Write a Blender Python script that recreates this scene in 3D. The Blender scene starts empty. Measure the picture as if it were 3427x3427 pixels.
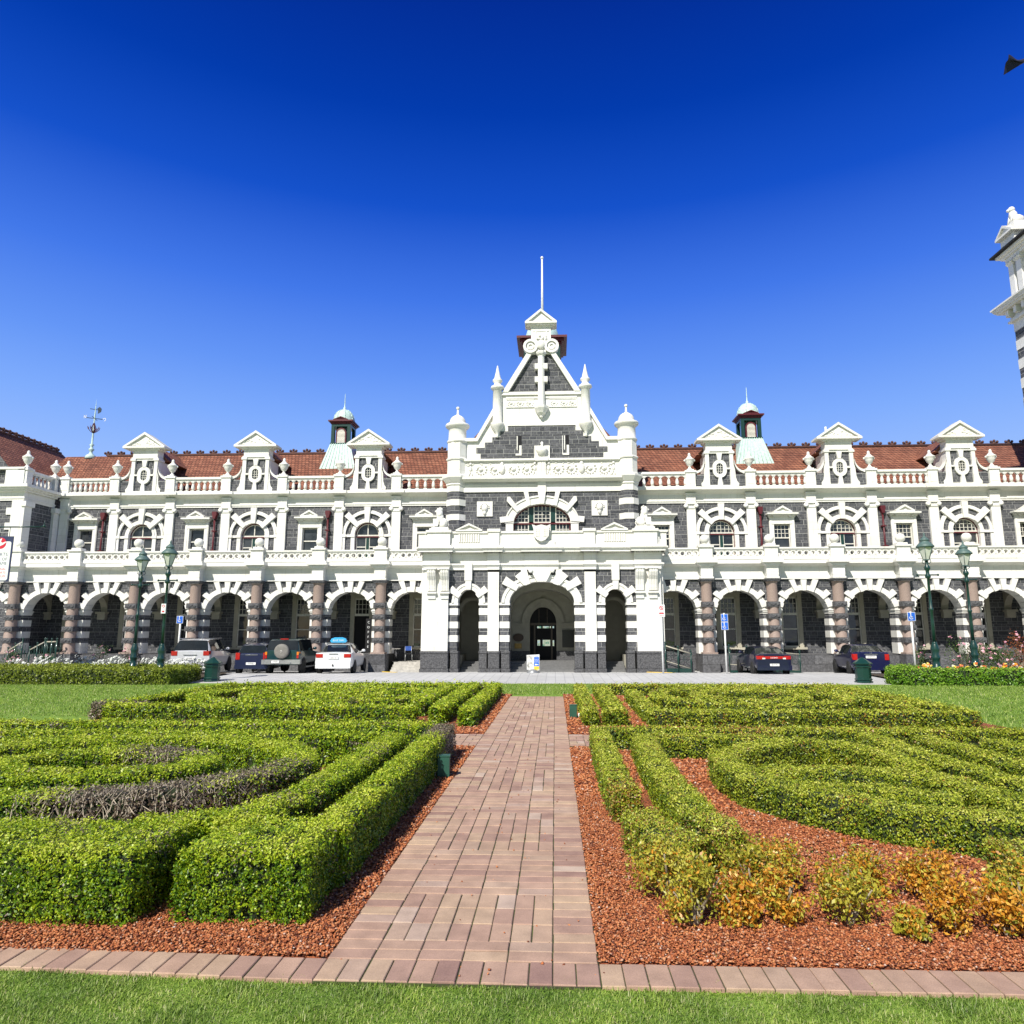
import bpy, math, random
import numpy as np
from mathutils import Vector, Matrix
R_=math.radians; PI=math.pi; sin=math.sin; cos=math.cos
rnd=random.Random(7); NR=np.random.default_rng(11)
S=bpy.context.scene; C=S.collection
XC,YC,ZR=-.718,40.08,-.43          # centre line of the station, arcade front, road level there

# ---------------------------------------------------------------- materials
def M(name):
    m=bpy.data.materials.new(name); m.use_nodes=True
    return m,m.node_tree.nodes,m.node_tree.links,m.node_tree.nodes['Principled BSDF']
def ramp(N,L,src,stops):
    r=N.new('ShaderNodeValToRGB'); e=r.color_ramp.elements
    while len(e)<len(stops): e.new(.5)
    for q,(p,c) in zip(e,stops): q.position=p; q.color=(*c,1)
    L.new(src,r.inputs[0]); return r.outputs[0]
def noise(N,L,vec,scale,detail=3,rough=.55):
    n=N.new('ShaderNodeTexNoise'); n.inputs['Scale'].default_value=scale
    n.inputs['Detail'].default_value=detail; n.inputs['Roughness'].default_value=rough
    if vec is not None: L.new(vec,n.inputs['Vector'])
    return n.outputs[0]
def bump(N,L,b,h,strength,dist):
    n=N.new('ShaderNodeBump'); n.inputs['Strength'].default_value=strength; n.inputs['Distance'].default_value=dist
    L.new(h,n.inputs['Height']); L.new(n.outputs[0],b.inputs['Normal']); return n
def mixc(N,L,f,a,b,mode='MIX'):
    n=N.new('ShaderNodeMix'); n.data_type='RGBA'; n.blend_type=mode
    for s,v in ((0,f),(6,a),(7,b)):
        if hasattr(v,'links'): L.new(v,n.inputs[s])
        elif s==0: n.inputs[0].default_value=v
        else: n.inputs[s].default_value=(*v,1)
    return n.outputs[2]
def math_(N,L,op,a,b=None):
    n=N.new('ShaderNodeMath'); n.operation=op
    for i,v in enumerate((a,b)):
        if v is None: continue
        if hasattr(v,'links'): L.new(v,n.inputs[i])
        else: n.inputs[i].default_value=v
    return n.outputs[0]
def geo(N): return N.new('ShaderNodeNewGeometry')
def wallvec(N,L,zs=1,us=1):
    g=geo(N); s=N.new('ShaderNodeSeparateXYZ'); L.new(g.outputs['Position'],s.inputs[0])
    u=math_(N,L,'ADD',s.outputs[0],s.outputs[1]); c=N.new('ShaderNodeCombineXYZ')
    L.new(math_(N,L,'MULTIPLY',u,us),c.inputs[0]); L.new(math_(N,L,'MULTIPLY',s.outputs[2],zs),c.inputs[1]); return c.outputs[0]
def plain(name,col,rough=.5,metal=0,var=.12,scale=8,spec=.5,coat=0):
    m,N,L,b=M(name); g=geo(N)
    f=noise(N,L,g.outputs['Position'],scale)
    lo=tuple(max(0,c*(1-var)) for c in col); hi=tuple(min(1,c*(1+var)) for c in col)
    L.new(ramp(N,L,f,[(.3,lo),(.7,hi)]),b.inputs['Base Color'])
    b.inputs['Roughness'].default_value=rough; b.inputs['Metallic'].default_value=metal
    b.inputs['Specular IOR Level'].default_value=spec; b.inputs['Coat Weight'].default_value=coat
    b.inputs['Coat Roughness'].default_value=.05
    return m
def stone_white():
    m,N,L,b=M('white_painted_stone'); g=geo(N); P=g.outputs['Position']
    base=ramp(N,L,noise(N,L,P,.9,5),[(.3,(.77,.755,.70)),(.65,(.86,.85,.81))])
    mp=N.new('ShaderNodeMapping'); mp.inputs['Scale'].default_value=(5,5,.6); L.new(P,mp.inputs[0])
    st=ramp(N,L,noise(N,L,mp.outputs[0],1.2,6,.7),[(.56,(0,0,0)),(.8,(1,1,1))])
    up=N.new('ShaderNodeSeparateXYZ'); L.new(g.outputs['Normal'],up.inputs[0])
    col=mixc(N,L,math_(N,L,'MULTIPLY',st,.62),base,(.50,.47,.36))
    # weathering lichen on flat ledges
    ld=math_(N,L,'MULTIPLY',math_(N,L,'GREATER_THAN',up.outputs[2],.8),.35)
    col=mixc(N,L,ld,col,(.42,.40,.33))
    t=N.new('ShaderNodeTexBrick'); t.inputs['Scale'].default_value=1; t.inputs['Brick Width'].default_value=.95; t.inputs['Row Height'].default_value=.46; t.inputs['Mortar Size'].default_value=.006; t.inputs['Color1'].default_value=(1,1,1,1); t.inputs['Color2'].default_value=(.965,.96,.95,1); t.inputs['Mortar'].default_value=(.74,.73,.69,1); L.new(wallvec(N,L),t.inputs[0])
    col=mixc(N,L,1,col,t.outputs[0],'MULTIPLY')
    L.new(col,b.inputs['Base Color']); b.inputs['Roughness'].default_value=.75
    bump(N,L,b,noise(N,L,P,25,4),.25,.01); return m
def basalt(name,lo,hi,mortar,rowh=.2,bw=.46,ms=.011,sq=.7):
    m,N,L,b=M(name); v=wallvec(N,L)
    # uneven courses, block lengths that change from course to course
    if sq<1:
        sp=N.new('ShaderNodeSeparateXYZ'); L.new(v,sp.inputs[0])
        z=math_(N,L,'ADD',sp.outputs[1],math_(N,L,'MULTIPLY',math_(N,L,'SINE',math_(N,L,'MULTIPLY',sp.outputs[1],8.7)),.055))
        row=math_(N,L,'FLOOR',math_(N,L,'DIVIDE',z,rowh)); wn=N.new('ShaderNodeTexWhiteNoise'); wn.noise_dimensions='1D'; L.new(row,wn.inputs['W'])
        u=math_(N,L,'ADD',math_(N,L,'MULTIPLY',sp.outputs[0],math_(N,L,'ADD',math_(N,L,'MULTIPLY',wn.outputs['Value'],.75),.62)),math_(N,L,'MULTIPLY',wn.outputs['Value'],7.3))
        u=math_(N,L,'ADD',u,math_(N,L,'MULTIPLY',math_(N,L,'SINE',math_(N,L,'MULTIPLY',u,3.9)),.10))
        cx=N.new('ShaderNodeCombineXYZ'); L.new(u,cx.inputs[0]); L.new(z,cx.inputs[1]); v=cx.outputs[0]
    t=N.new('ShaderNodeTexBrick'); t.offset=.5; t.squash=sq; t.squash_frequency=3
    t.inputs['Scale'].default_value=1; t.inputs['Mortar Size'].default_value=ms; t.inputs['Mortar Smooth'].default_value=.3
    t.inputs['Bias'].default_value=0; t.inputs['Brick Width'].default_value=bw; t.inputs['Row Height'].default_value=rowh
    t.inputs['Color1'].default_value=(*lo,1); t.inputs['Color2'].default_value=(*hi,1); t.inputs['Mortar'].default_value=(*mortar,1)
    L.new(v,t.inputs['Vector'])
    g=geo(N); n1=noise(N,L,g.outputs['Position'],9,5,.65)
    k=ramp(N,L,n1,[(.3,(.48,.48,.48)),(.7,(1.42,1.42,1.45))])
    mor=t.outputs['Fac']
    col=mixc(N,L,math_(N,L,'SUBTRACT',1,mor),t.outputs[0],mixc(N,L,1,t.outputs[0],k,'MULTIPLY'))
    L.new(col,b.inputs['Base Color']); b.inputs['Roughness'].default_value=.8
    h=math_(N,L,'SUBTRACT',math_(N,L,'MULTIPLY',n1,.9),math_(N,L,'MULTIPLY',mor,1.0))
    bump(N,L,b,h,.9,.05); return m
def roof_tiles():
    m,N,L,b=M('terracotta_tiles'); v=wallvec(N,L,1.0)
    t=N.new('ShaderNodeTexBrick'); t.offset=.5; t.inputs['Scale'].default_value=1
    t.inputs['Brick Width'].default_value=.24; t.inputs['Row Height'].default_value=.17; t.inputs['Mortar Size'].default_value=.018
    t.inputs['Mortar Smooth'].default_value=.6
    t.inputs['Color1'].default_value=(.22,.078,.045,1); t.inputs['Color2'].default_value=(.36,.15,.09,1); t.inputs['Mortar'].default_value=(.06,.03,.022,1)
    L.new(v,t.inputs[0]); g=geo(N)
    k=ramp(N,L,noise(N,L,g.outputs['Position'],.8,6,.7),[(.35,(.7,.66,.66)),(.65,(1.15,1.1,1.05))])
    li=ramp(N,L,noise(N,L,g.outputs['Position'],6,6,.75),[(.6,(0,0,0)),(.78,(1,1,1))])
    col=mixc(N,L,1,t.outputs[0],k,'MULTIPLY'); col=mixc(N,L,math_(N,L,'MULTIPLY',li,.5),col,(.16,.13,.10))
    L.new(col,b.inputs['Base Color']); b.inputs['Roughness'].default_value=.8
    s=N.new('ShaderNodeSeparateXYZ'); L.new(v,s.inputs[0])
    saw=math_(N,L,'FRACT',math_(N,L,'DIVIDE',s.outputs[1],.17))
    h=math_(N,L,'SUBTRACT',math_(N,L,'MULTIPLY',math_(N,L,'SUBTRACT',1,saw),.8),t.outputs['Fac'])
    bump(N,L,b,h,1,.05); return m
def leaf_mat(name,stops,alt=None,trans=.25):
    m,N,L,b=M(name); g=geo(N)
    f=g.outputs['Random Per Island']; cl=noise(N,L,g.outputs['Position'],3.5,4,.6)
    mixf=math_(N,L,'ADD',math_(N,L,'MULTIPLY',f,.55),math_(N,L,'MULTIPLY',math_(N,L,'SUBTRACT',cl,.27),1.0))
    tp=N.new('ShaderNodeAttribute'); tp.attribute_name='tip'
    mixf=math_(N,L,'ADD',mixf,math_(N,L,'SUBTRACT',math_(N,L,'MULTIPLY',tp.outputs['Fac'],.26),.055))
    col=ramp(N,L,mixf,stops)
    if alt:
        a=N.new('ShaderNodeAttribute'); a.attribute_name='alt'; 
        ac=ramp(N,L,f,alt)
        th=math_(N,L,'LESS_THAN',math_(N,L,'FRACT',math_(N,L,'MULTIPLY',f,37.7)),a.outputs['Fac'])
        col=mixc(N,L,th,col,ac)
    L.new(col,b.inputs['Base Color']); b.inputs['Roughness'].default_value=.42
    b.inputs['Specular IOR Level'].default_value=.45
    tr=N.new('ShaderNodeBsdfTranslucent'); L.new(col,tr.inputs[0])
    mx=N.new('ShaderNodeMixShader'); mx.inputs[0].default_value=trans
    L.new(b.outputs[0],mx.inputs[1]); L.new(tr.outputs[0],mx.inputs[2])
    L.new(mx.outputs[0],N['Material Output'].inputs[0]); return m
def glass_mat():
    m,N,L,b=M('window_glass'); g=geo(N)
    L.new(ramp(N,L,noise(N,L,g.outputs['Position'],.7),[(.4,(.012,.015,.02)),(.6,(.05,.055,.06))]),b.inputs['Base Color'])
    b.inputs['Roughness'].default_value=.04; b.inputs['Specular IOR Level'].default_value=.9
    bump(N,L,b,noise(N,L,g.outputs['Position'],1.3),.12,.05); return m
W=stone_white()
BAS=basalt('basalt_masonry',(.058,.061,.069),(.122,.124,.134),(.37,.37,.36))
BIG=basalt('basalt_plinth',(.085,.085,.09),(.14,.14,.145),(.045,.045,.045),.49,1.35,.008,1)
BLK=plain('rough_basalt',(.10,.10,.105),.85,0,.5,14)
def _rb():
    N=BLK.node_tree.nodes; L=BLK.node_tree.links; b=N['Principled BSDF']; bump(N,L,b,noise(N,L,geo(N).outputs[0],9,6,.7),1,.07)
_rb()
PINK=plain('pink_granite',(.34,.255,.215),.6,0,.3,45)
TILE=roof_tiles()
GLS=glass_mat()
FRM=plain('cream_sash_paint',(.70,.68,.60),.45)
GRN=plain('dark_green_paint',(.007,.042,.033),.35,0,.1,5,.5,.3)
MAR=plain('maroon_paint',(.105,.012,.018),.45)
COP=plain('verdigris_copper',(.52,.68,.62),.6,0,.18,7)
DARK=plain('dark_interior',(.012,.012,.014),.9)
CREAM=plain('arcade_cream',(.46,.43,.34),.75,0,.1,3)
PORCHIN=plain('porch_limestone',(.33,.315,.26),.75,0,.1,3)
STEEL=plain('grey_step_stone',(.48,.46,.42),.8,0,.2,6)
WHITEP=plain('white_gloss_paint',(.82,.82,.80),.35)
GREYM=plain('grey_metal',(.35,.36,.37),.4,.6)

# ---------------------------------------------------------------- mesh building
class MB:
    def __init__(s): s.v=[]; s.f=[]; s.m=[]; s.sm=[]
    def face(s,idx,m=0,sm=False): s.f.append(tuple(idx)); s.m.append(m); s.sm.append(sm)
    def box(s,x0,x1,y0,y1,z0,z1,m=0):
        n=len(s.v); s.v+= [(x,y,z) for z in (z0,z1) for y in (y0,y1) for x in (x0,x1)]
        for f in ((0,2,3,1),(4,5,7,6),(0,1,5,4),(2,6,7,3),(0,4,6,2),(1,3,7,5)): s.face([n+i for i in f],m)
        return s
    def prism(s,poly,a0,a1,ax='y',m=0,cap=True):
        """extrude a polygon: ax 'y' takes (x,z), 'x' takes (y,z), 'z' takes (x,y)"""
        def P(p,a): return {'y':(p[0],a,p[1]),'x':(a,p[0],p[1]),'z':(p[0],p[1],a)}[ax]
        n=len(s.v); k=len(poly); s.v+=[P(p,a0) for p in poly]+[P(p,a1) for p in poly]
        if cap: s.face([n+i for i in range(k)],m); s.face([n+k+i for i in reversed(range(k))],m)
        for i in range(k):
            j=(i+1)%k; s.face((n+i,n+k+i,n+k+j,n+j),m)
        return s
    def lathe(s,prof,cx=0,cy=0,n=12,m=0,a0=0,sx=1,sy=1,smooth=True):
        b=len(s.v); k=len(prof)
        for r,z in prof:
            for i in range(n):
                a=a0+2*PI*i/n; s.v.append((cx+r*cos(a)*sx,cy+r*sin(a)*sy,z))
        for j in range(k-1):
            for i in range(n):
                i2=(i+1)%n; s.face((b+j*n+i,b+j*n+i2,b+(j+1)*n+i2,b+(j+1)*n+i),m,smooth)
        s.face([b+i for i in reversed(range(n))],m); s.face([b+(k-1)*n+i for i in range(n)],m)
        return s
    def tube(s,p0,p1,r0,r1=None,n=8,m=0):
        r1=r0 if r1 is None else r1; p0=Vector(p0); p1=Vector(p1); d=(p1-p0).normalized()
        u=d.orthogonal().normalized(); w=d.cross(u); b=len(s.v)
        for p,r in ((p0,r0),(p1,r1)):
            for i in range(n):
                a=2*PI*i/n; q=p+(u*cos(a)+w*sin(a))*r; s.v.append(tuple(q))
        for i in range(n):
            j=(i+1)%n; s.face((b+i,b+j,b+n+j,b+n+i),m,True)
        s.face([b+i for i in reversed(range(n))],m); s.face([b+n+i for i in range(n)],m); return s
    def path(s,pts,r,n=6,m=0):
        for a,b in zip(pts[:-1],pts[1:]): s.tube(a,b,r,r,n,m)
        return s
    def ring(s,cx,cz,ri,ro,y0,y1,a0=0,a1=180,n=20,m=0):
        """arch band between radii (x,z) pairs"""
        if not hasattr(ri,'__len__'): ri=(ri,ri)
        if not hasattr(ro,'__len__'): ro=(ro,ro)
        P=[]
        for i in range(n+1):
            a=R_(a0+(a1-a0)*i/n); P.append((cx+ri[0]*cos(a),cz+ri[1]*sin(a)))
        for i in range(n,-1,-1):
            a=R_(a0+(a1-a0)*i/n); P.append((cx+ro[0]*cos(a),cz+ro[1]*sin(a)))
        for i in range(n):
            q=[P[i],P[i+1],P[2*n-i],P[2*n+1-i]]
            b=len(s.v); s.v+=[(p[0],y0,p[1]) for p in q]+[(p[0],y1,p[1]) for p in q]
            s.face((b,b+1,b+2,b+3),m); s.face((b+7,b+6,b+5,b+4),m)
            s.face((b,b+4,b+5,b+1),m,False); s.face((b+2,b+6,b+7,b+3),m)
            if i==0: s.face((b,b+3,b+7,b+4),m)
            if i==n-1: s.face((b+1,b+5,b+6,b+2),m)
        return s
    def wedge(s,cx,cz,ang,r0,r1,w0,w1,y0,y1,m=0,zmax=None,asp=1):
        a=R_(ang); d=(cos(a),sin(a)*asp); l=math.hypot(*d); t=(-d[1]/l,d[0]/l)
        P=[(cx+d[0]*r0+t[0]*w0,cz+d[1]*r0+t[1]*w0),(cx+d[0]*r0-t[0]*w0,cz+d[1]*r0-t[1]*w0),
           (cx+d[0]*r1-t[0]*w1,cz+d[1]*r1-t[1]*w1),(cx+d[0]*r1+t[0]*w1,cz+d[1]*r1+t[1]*w1)]
        if zmax: P=[(x,min(z,zmax)) for x,z in P]
        return s.prism(P,y0,y1,'y',m)
    def arch_wall(s,x0,x1,z0,z1,cx,cz,rx,rz,y0,y1,m=0,n=20,base=None):
        """wall with an arched opening that runs down to base"""
        base=z0 if base is None else base
        s.box(x0,cx-rx,y0,y1,z0,cz,m); s.box(cx+rx,x1,y0,y1,z0,cz,m)
        if base>z0: s.box(cx-rx,cx+rx,y0,y1,z0,base,m)
        arc=[(cx-rx*cos(PI*i/n),cz+rz*sin(PI*i/n)) for i in range(n+1)]
        for (xa,za),(xb,zb) in zip(arc[:-1],arc[1:]):
            b=len(s.v)
            for y in (y0,y1): s.v+=[(xa,y,za),(xb,y,zb),(xb,y,z1),(xa,y,z1)]
            s.face((b,b+1,b+2,b+3),m); s.face((b+7,b+6,b+5,b+4),m); s.face((b,b+4,b+5,b+1),m); s.face((b+3,b+2,b+6,b+7),m)
        if x0<cx-rx: s.box(x0,cx-rx,y0,y1,cz,z1,m)
        if x1>cx+rx: s.box(cx+rx,x1,y0,y1,cz,z1,m)
        return s
    def gable(s,x0,x1,z0,zt,y0,y1,m=0): return s.prism([(x0,z0),(x1,z0),((x0+x1)/2,zt)],y0,y1,'y',m)
    def pediment(s,x0,x1,z0,zt,y0,y1,t=.12,m=0):
        """raking cornice, base course and recessed tympanum"""
        xm=(x0+x1)/2; h=(zt-z0)
        s.box(x0,x1,y0,y1,z0,z0+t*.9,m)
        s.prism([(x0,z0+t*.9),(x0+t*1.6,z0+t*.9),(xm,zt-t*1.2),(xm,zt)],y0,y1,'y',m)
        s.prism([(x1-t*1.6,z0+t*.9),(x1,z0+t*.9),(xm,zt),(xm,zt-t*1.2)],y0,y1,'y',m)
        s.prism([(x0+t*1.6,z0+t*.9),(x1-t*1.6,z0+t*.9),(xm,zt-t*1.2)],y0+.12,y1,'y',m)
        return s
    def holes(s,x0,x1,z0,z1,y0,y1,r,n,m=0):
        """plate pierced by n round holes"""
        w=(x1-x0)/n; zc=(z0+z1)/2; K=8
        for i in range(n):
            a,b=x0+i*w,x0+(i+1)*w; c=(a+b)/2
            up=[(c-r*cos(PI*j/K),zc+r*sin(PI*j/K)) for j in range(K+1)]
            s.prism([(a,zc)]+[(a,z1),(b,z1),(b,zc)]+up[::-1],y0,y1,'y',m)
            dn=[(c-r*cos(PI*j/K),zc-r*sin(PI*j/K)) for j in range(K+1)]
            s.prism([(a,zc)]+dn+[(b,zc),(b,z0),(a,z0)],y0,y1,'y',m)
        return s
    def blob(s,c,r,seg=8,m=0,sc=(1,1,1)):
        prof=[]; b=len(s.v); rings=max(4,seg//2+1)
        for j in range(1,rings):
            t=PI*j/rings
            for i in range(seg):
                a=2*PI*i/seg; s.v.append((c[0]+r*sin(t)*cos(a)*sc[0],c[1]+r*sin(t)*sin(a)*sc[1],c[2]-r*cos(t)*sc[2]))
        lo=len(s.v); s.v.append((c[0],c[1],c[2]-r*sc[2])); s.v.append((c[0],c[1],c[2]+r*sc[2]))
        for j in range(rings-2):
            for i in range(seg):
                k=(i+1)%seg; s.face((b+j*seg+i,b+j*seg+k,b+(j+1)*seg+k,b+(j+1)*seg+i),m,True)
        e=b+(rings-2)*seg
        for i in range(seg):
            k=(i+1)%seg; s.face((lo,b+k,b+i),m,True); s.face((lo+1,e+i,e+k),m,True)
        return s
    def xf(s,start,fn):
        for i in range(start,len(s.v)): s.v[i]=tuple(fn(Vector(s.v[i])))
        return s
    def mesh(s,name,mats):
        me=bpy.data.meshes.new(name); me.from_pydata(s.v,[],s.f)
        for m in (mats if isinstance(mats,(list,tuple)) else [mats]): me.materials.append(m)
        me.polygons.foreach_set('material_index',s.m); me.polygons.foreach_set('use_smooth',s.sm)
        me.validate(); me.update()
        bm=bmesh.new(); bm.from_mesh(me); bmesh.ops.recalc_face_normals(bm,faces=bm.faces); bm.to_mesh(me); bm.free()
        return me
    def build(s,name,mats,parent=None,loc=(0,0,0),rz=0,bevel=0):
        o=bpy.data.objects.new(name,s.mesh(name,mats)); C.objects.link(o); o.parent=parent; o.location=loc; o.rotation_euler.z=rz
        if bevel:
            b=o.modifiers.new('bevel','BEVEL'); b.width=bevel; b.segments=1; b.limit_method='ANGLE'; b.angle_limit=R_(40)
        return o
import bmesh
def empty(name,loc,rz=0,parent=None):
    o=bpy.data.objects.new(name,None); C.objects.link(o); o.location=loc; o.rotation_euler.z=rz; o.empty_display_size=.2; o.parent=parent; return o
def tag(o,label=None,cat=None,group=None,kind=None):
    if label: o['label']=label
    if cat: o['category']=cat
    if group: o['group']=group
    if kind: o['kind']=kind
    return o
KIDS={}
def dup(o,parent=None,loc=None,rz=None,scale=None):
    c=o.copy(); C.objects.link(c); c.parent=parent
    if loc is not None: c.location=loc
    if rz is not None: c.rotation_euler.z=rz
    if scale is not None: c.scale=scale
    for ch in list(o.children): dup(ch,c)
    return c
# ================================================================ the railway station
ST=empty('railway_station',(XC,YC,ZR))
tag(ST,'long dark basalt and white stone railway station with arcade, central gable and terracotta roof','railway station')
B=3.605; U=2.92            # bay pitch, depth of the upper wall behind the arcade front
def KX(k): return math.copysign(abs(k)*B+(.18 if abs(k)<2.6 or True else 0),k)
COLK=[-9.5,-8.5,-7.5,-6.5,-5.5,-4.5,-3.5,-2.5,2.5,3.5,4.5,5.5,6.5,7.5,8.5]
BAYK=[-9,-8,-7,-6,-5,-4,-3,-2,2,3,4,5,6,7,8]

# ---- arcade bays
def jam(mb,x0,x1,y0,y1):
    lv=[(1.0,1.6,0),(1.6,1.88,1),(1.88,2.25,0),(2.25,2.54,1),(2.54,2.91,0),(2.91,3.18,1),(3.18,3.52,0)]
    for a,b,d in lv:
        e=0 if d else .02
        mb.box(x0-e,x1+e,y0-e,y1,a,b,1 if d else 0)
def arch_bay():
    mb=MB(); ri=1.31; cz=3.2; x=B/2
    # basalt spandrel
    mb.arch_wall(-x+.001,x-.001,3.52,5.10,0,cz+.32,ri+.02,1.31-.32+.02,.27,.95,1,24)
    for sx in (-1,1):
        a,b=sorted((sx*ri,sx*x)); jam(mb,a,b-.001 if sx>0 else b,.27,.95)
        a,b=sorted((sx*(ri-.07),sx*x)); mb.box(a,b,.16,1.0,3.36,3.44,0); 
        mb.box(*sorted((sx*(ri-.03),sx*x)),.20,.98,3.28,3.36,0)
    mb.ring(0,cz,(ri,ri-.02),(ri+.16,ri+.14),.19,.93,10,170,22,0)
    mb.ring(0,cz,(ri+.16,ri+.14),(ri+.30,ri+.26),.22,.9,12,168,22,0)
    for ang in (90,71,109): mb.wedge(0,cz,ang,ri-.05,(1.87 if ang==90 else 2.02),.10,.165,.10,.8,0,5.085)
    for ang in (42,138,20,160): mb.wedge(0,cz,ang,ri-.05,1.80 if ang in(42,138) else 1.66,.11,.16,.12,.8,0,5.085)
    return mb.mesh('arcade_arch',[W,BAS])
me_arch=arch_bay()
def inst(name,me,parent,loc,rz=0):
    o=bpy.data.objects.new(name,me); C.objects.link(o); o.parent=parent; o.location=loc; o.rotation_euler.z=rz; return o
for k in BAYK: inst('arcade_arch',me_arch,ST,(KX(k),0,0))
# ---- columns
def col_mesh():
    mb=MB()
    mb.lathe([(.36,1.0),(.36,1.06),(.33,1.1),(.33,1.15),(.30,1.2),(.29,4.86),(.30,4.9),(.33,4.93),(.33,4.97)],0,.02,20,0)
    mb.box(-.40,.40,-.38,.3,.99,1.08,0)
    return mb.mesh('column',[PINK])
def blk_mesh():
    mb=MB(); rr=random.Random(3)
    for a,b in ((0,.285),):
        mb.box(-.33,.33,-.30,.32,a,b,0)
        # rock face
        n=7; b0=len(mb.v)
        for i in range(n+1):
            for j in range(4):
                e=(i in(0,n) or j in(0,3)); mb.v.append((-.29+.58*i/n,-.302-(0 if e else rr.uniform(.02,.07)),a+.03+(b-a-.06)*j/3))
        for i in range(n):
            for j in range(3): mb.face((b0+i*4+j,b0+(i+1)*4+j,b0+(i+1)*4+j+1,b0+i*4+j+1),0)
    return mb.mesh('rustic_block',[BLK])
def cap_mesh():
    mb=MB(); mb.box(-.42,.42,-.40,.3,5.03,5.11,0); mb.prism([(-.33,4.95),(.33,4.95),(.40,5.03),(-.40,5.03)],-.36,.3,'y',0); return mb.mesh('capital',[BLK])
def pli_mesh():
    mb=MB(); mb.box(-.47,.47,-.46,.5,0,.5,0); mb.box(-.45,.45,-.44,.5,.5,.985,0); return mb.mesh('plinth',[BIG])
def ped_mesh():
    mb=MB()
    mb.box(-.36,.36,-.36,.3,5.115,5.22,0); mb.box(-.32,.32,-.32,.3,5.22,5.30,0); mb.box(-.33,.33,-.33,.3,5.30,5.80,0)
    mb.prism([(-.33,5.80),(.33,5.80),(.55,5.98),(-.55,5.98)],-.45,.3,'y',0)
    mb.box(-.60,.60,-.62,.3,5.98,6.08,0); mb.box(-.56,.56,-.58,.3,6.08,6.18,0)
    mb.box(-.40,.40,-.36,.36,6.18,6.28,0); mb.box(-.36,.36,-.32,.33,6.28,6.86,0)
    mb.box(-.43,.43,-.40,.40,6.86,6.95,0); mb.box(-.27,.27,-.25,.25,6.95,7.07,0)
    return mb.mesh('pedestal',[W])
def ball_mesh():
    mb=MB(); mb.lathe([(.14,7.07),(.12,7.12)],0,0,14); mb.blob((0,0,7.35),.265,18); return mb.mesh('ball_finial',[W])
mcol,mblk,mcap,mpli,mped,mball=col_mesh(),blk_mesh(),cap_mesh(),pli_mesh(),ped_mesh(),ball_mesh()
for k in COLK:
    c=inst('column',mcol,ST,(KX(k),0,0))
    for nm,me in (('capital',mcap),('plinth',mpli)): inst(nm,me,c,(0,0,0))
    for z in (1.6,2.25,2.90,3.55): inst('rustic_block',mblk,c,(0,0,z))
    p=inst('pedestal',mped,ST,(KX(k),0,0)); inst('ball_finial',mball,p,(0,0,0))
# ---- podium, arcade frieze, cornice, balcony
XL,XR_=KX(-9.5)-.5,KX(8.5)+.5
for a,b in ((XL,-8.95),(9.0,XR_)):
    mb=MB(); mb.box(a,b,.33,6.5,0,.95,0); mb.build('podium',BIG,ST)
for a,b,nm in ((XL,-6.5,'L'),(6.5,XR_,'R')):
    mb=MB()
    mb.box(a,b,.14,.95,5.10,5.17); mb.box(a,b,.18,.95,5.17,5.26); mb.box(a,b,.21,.95,5.26,5.80)
    mb.prism([(.21,5.80),(.95,5.80),(.95,5.95),(-.05,5.95)],a,b,'x'); mb.box(a,b,-.17,.95,5.95,6.05); mb.box(a,b,-.12,.95,6.05,6.17)
    mb.build('arcade_cornice',W,ST)
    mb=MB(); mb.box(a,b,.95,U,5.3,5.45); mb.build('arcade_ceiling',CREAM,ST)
    mb=MB(); mb.box(a,b,.9,U,5.6,5.9); mb.build('balcony_floor',STEEL,ST)
def balc(n=8):
    mb=MB(); w=B/2-.36
    mb.box(-w,w,-.14,.20,6.18,6.36); mb.holes(-w,w,6.36,6.70,-.08,.14,.10,n)
    for i in range(n):
        x=-w+(i+.5)*2*w/n; mb.ring(x,6.53,.12,.19,-.11,-.08,0,360,12)
        mb.prism([(x-.10,6.36),(x+.10,6.36),(x,6.44)],-.11,-.08,'y')
    mb.box(-w,w,-.13,.19,6.70,6.77); mb.box(-w,w,-.18,.24,6.77,6.86)
    return mb.mesh('balcony_balustrade',[W])
mbal=balc()
for k in BAYK: inst('balcony_balustrade',mbal,ST,(KX(k),0,0))
# ---- transverse ribs, wall brackets
def rib():
    mb=MB(); n=10; P=[(.95,5.3)]+[(.95+.98*(1-cos(PI*i/n)),3.45+.95*sin(PI*i/n)) for i in range(n+1)]+[(U,5.3)]
    P[-1]=(U-.001,5.3); P[-2]=(U-.001,3.45)
    for (ya,za),(yb,zb) in zip(P[1:-2],P[2:-1]): mb.prism([(ya,za),(yb,zb),(yb,5.3),(ya,5.3)],-.2,.2,'x')
    mb.box(-.32,.32,U-.38,U-.002,3.32,3.45); mb.box(-.24,.24,U-.28,U-.002,2.98,3.32)
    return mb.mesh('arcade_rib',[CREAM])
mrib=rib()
for k in COLK: inst('arcade_rib',mrib,ST,(KX(k),0,0))
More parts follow.
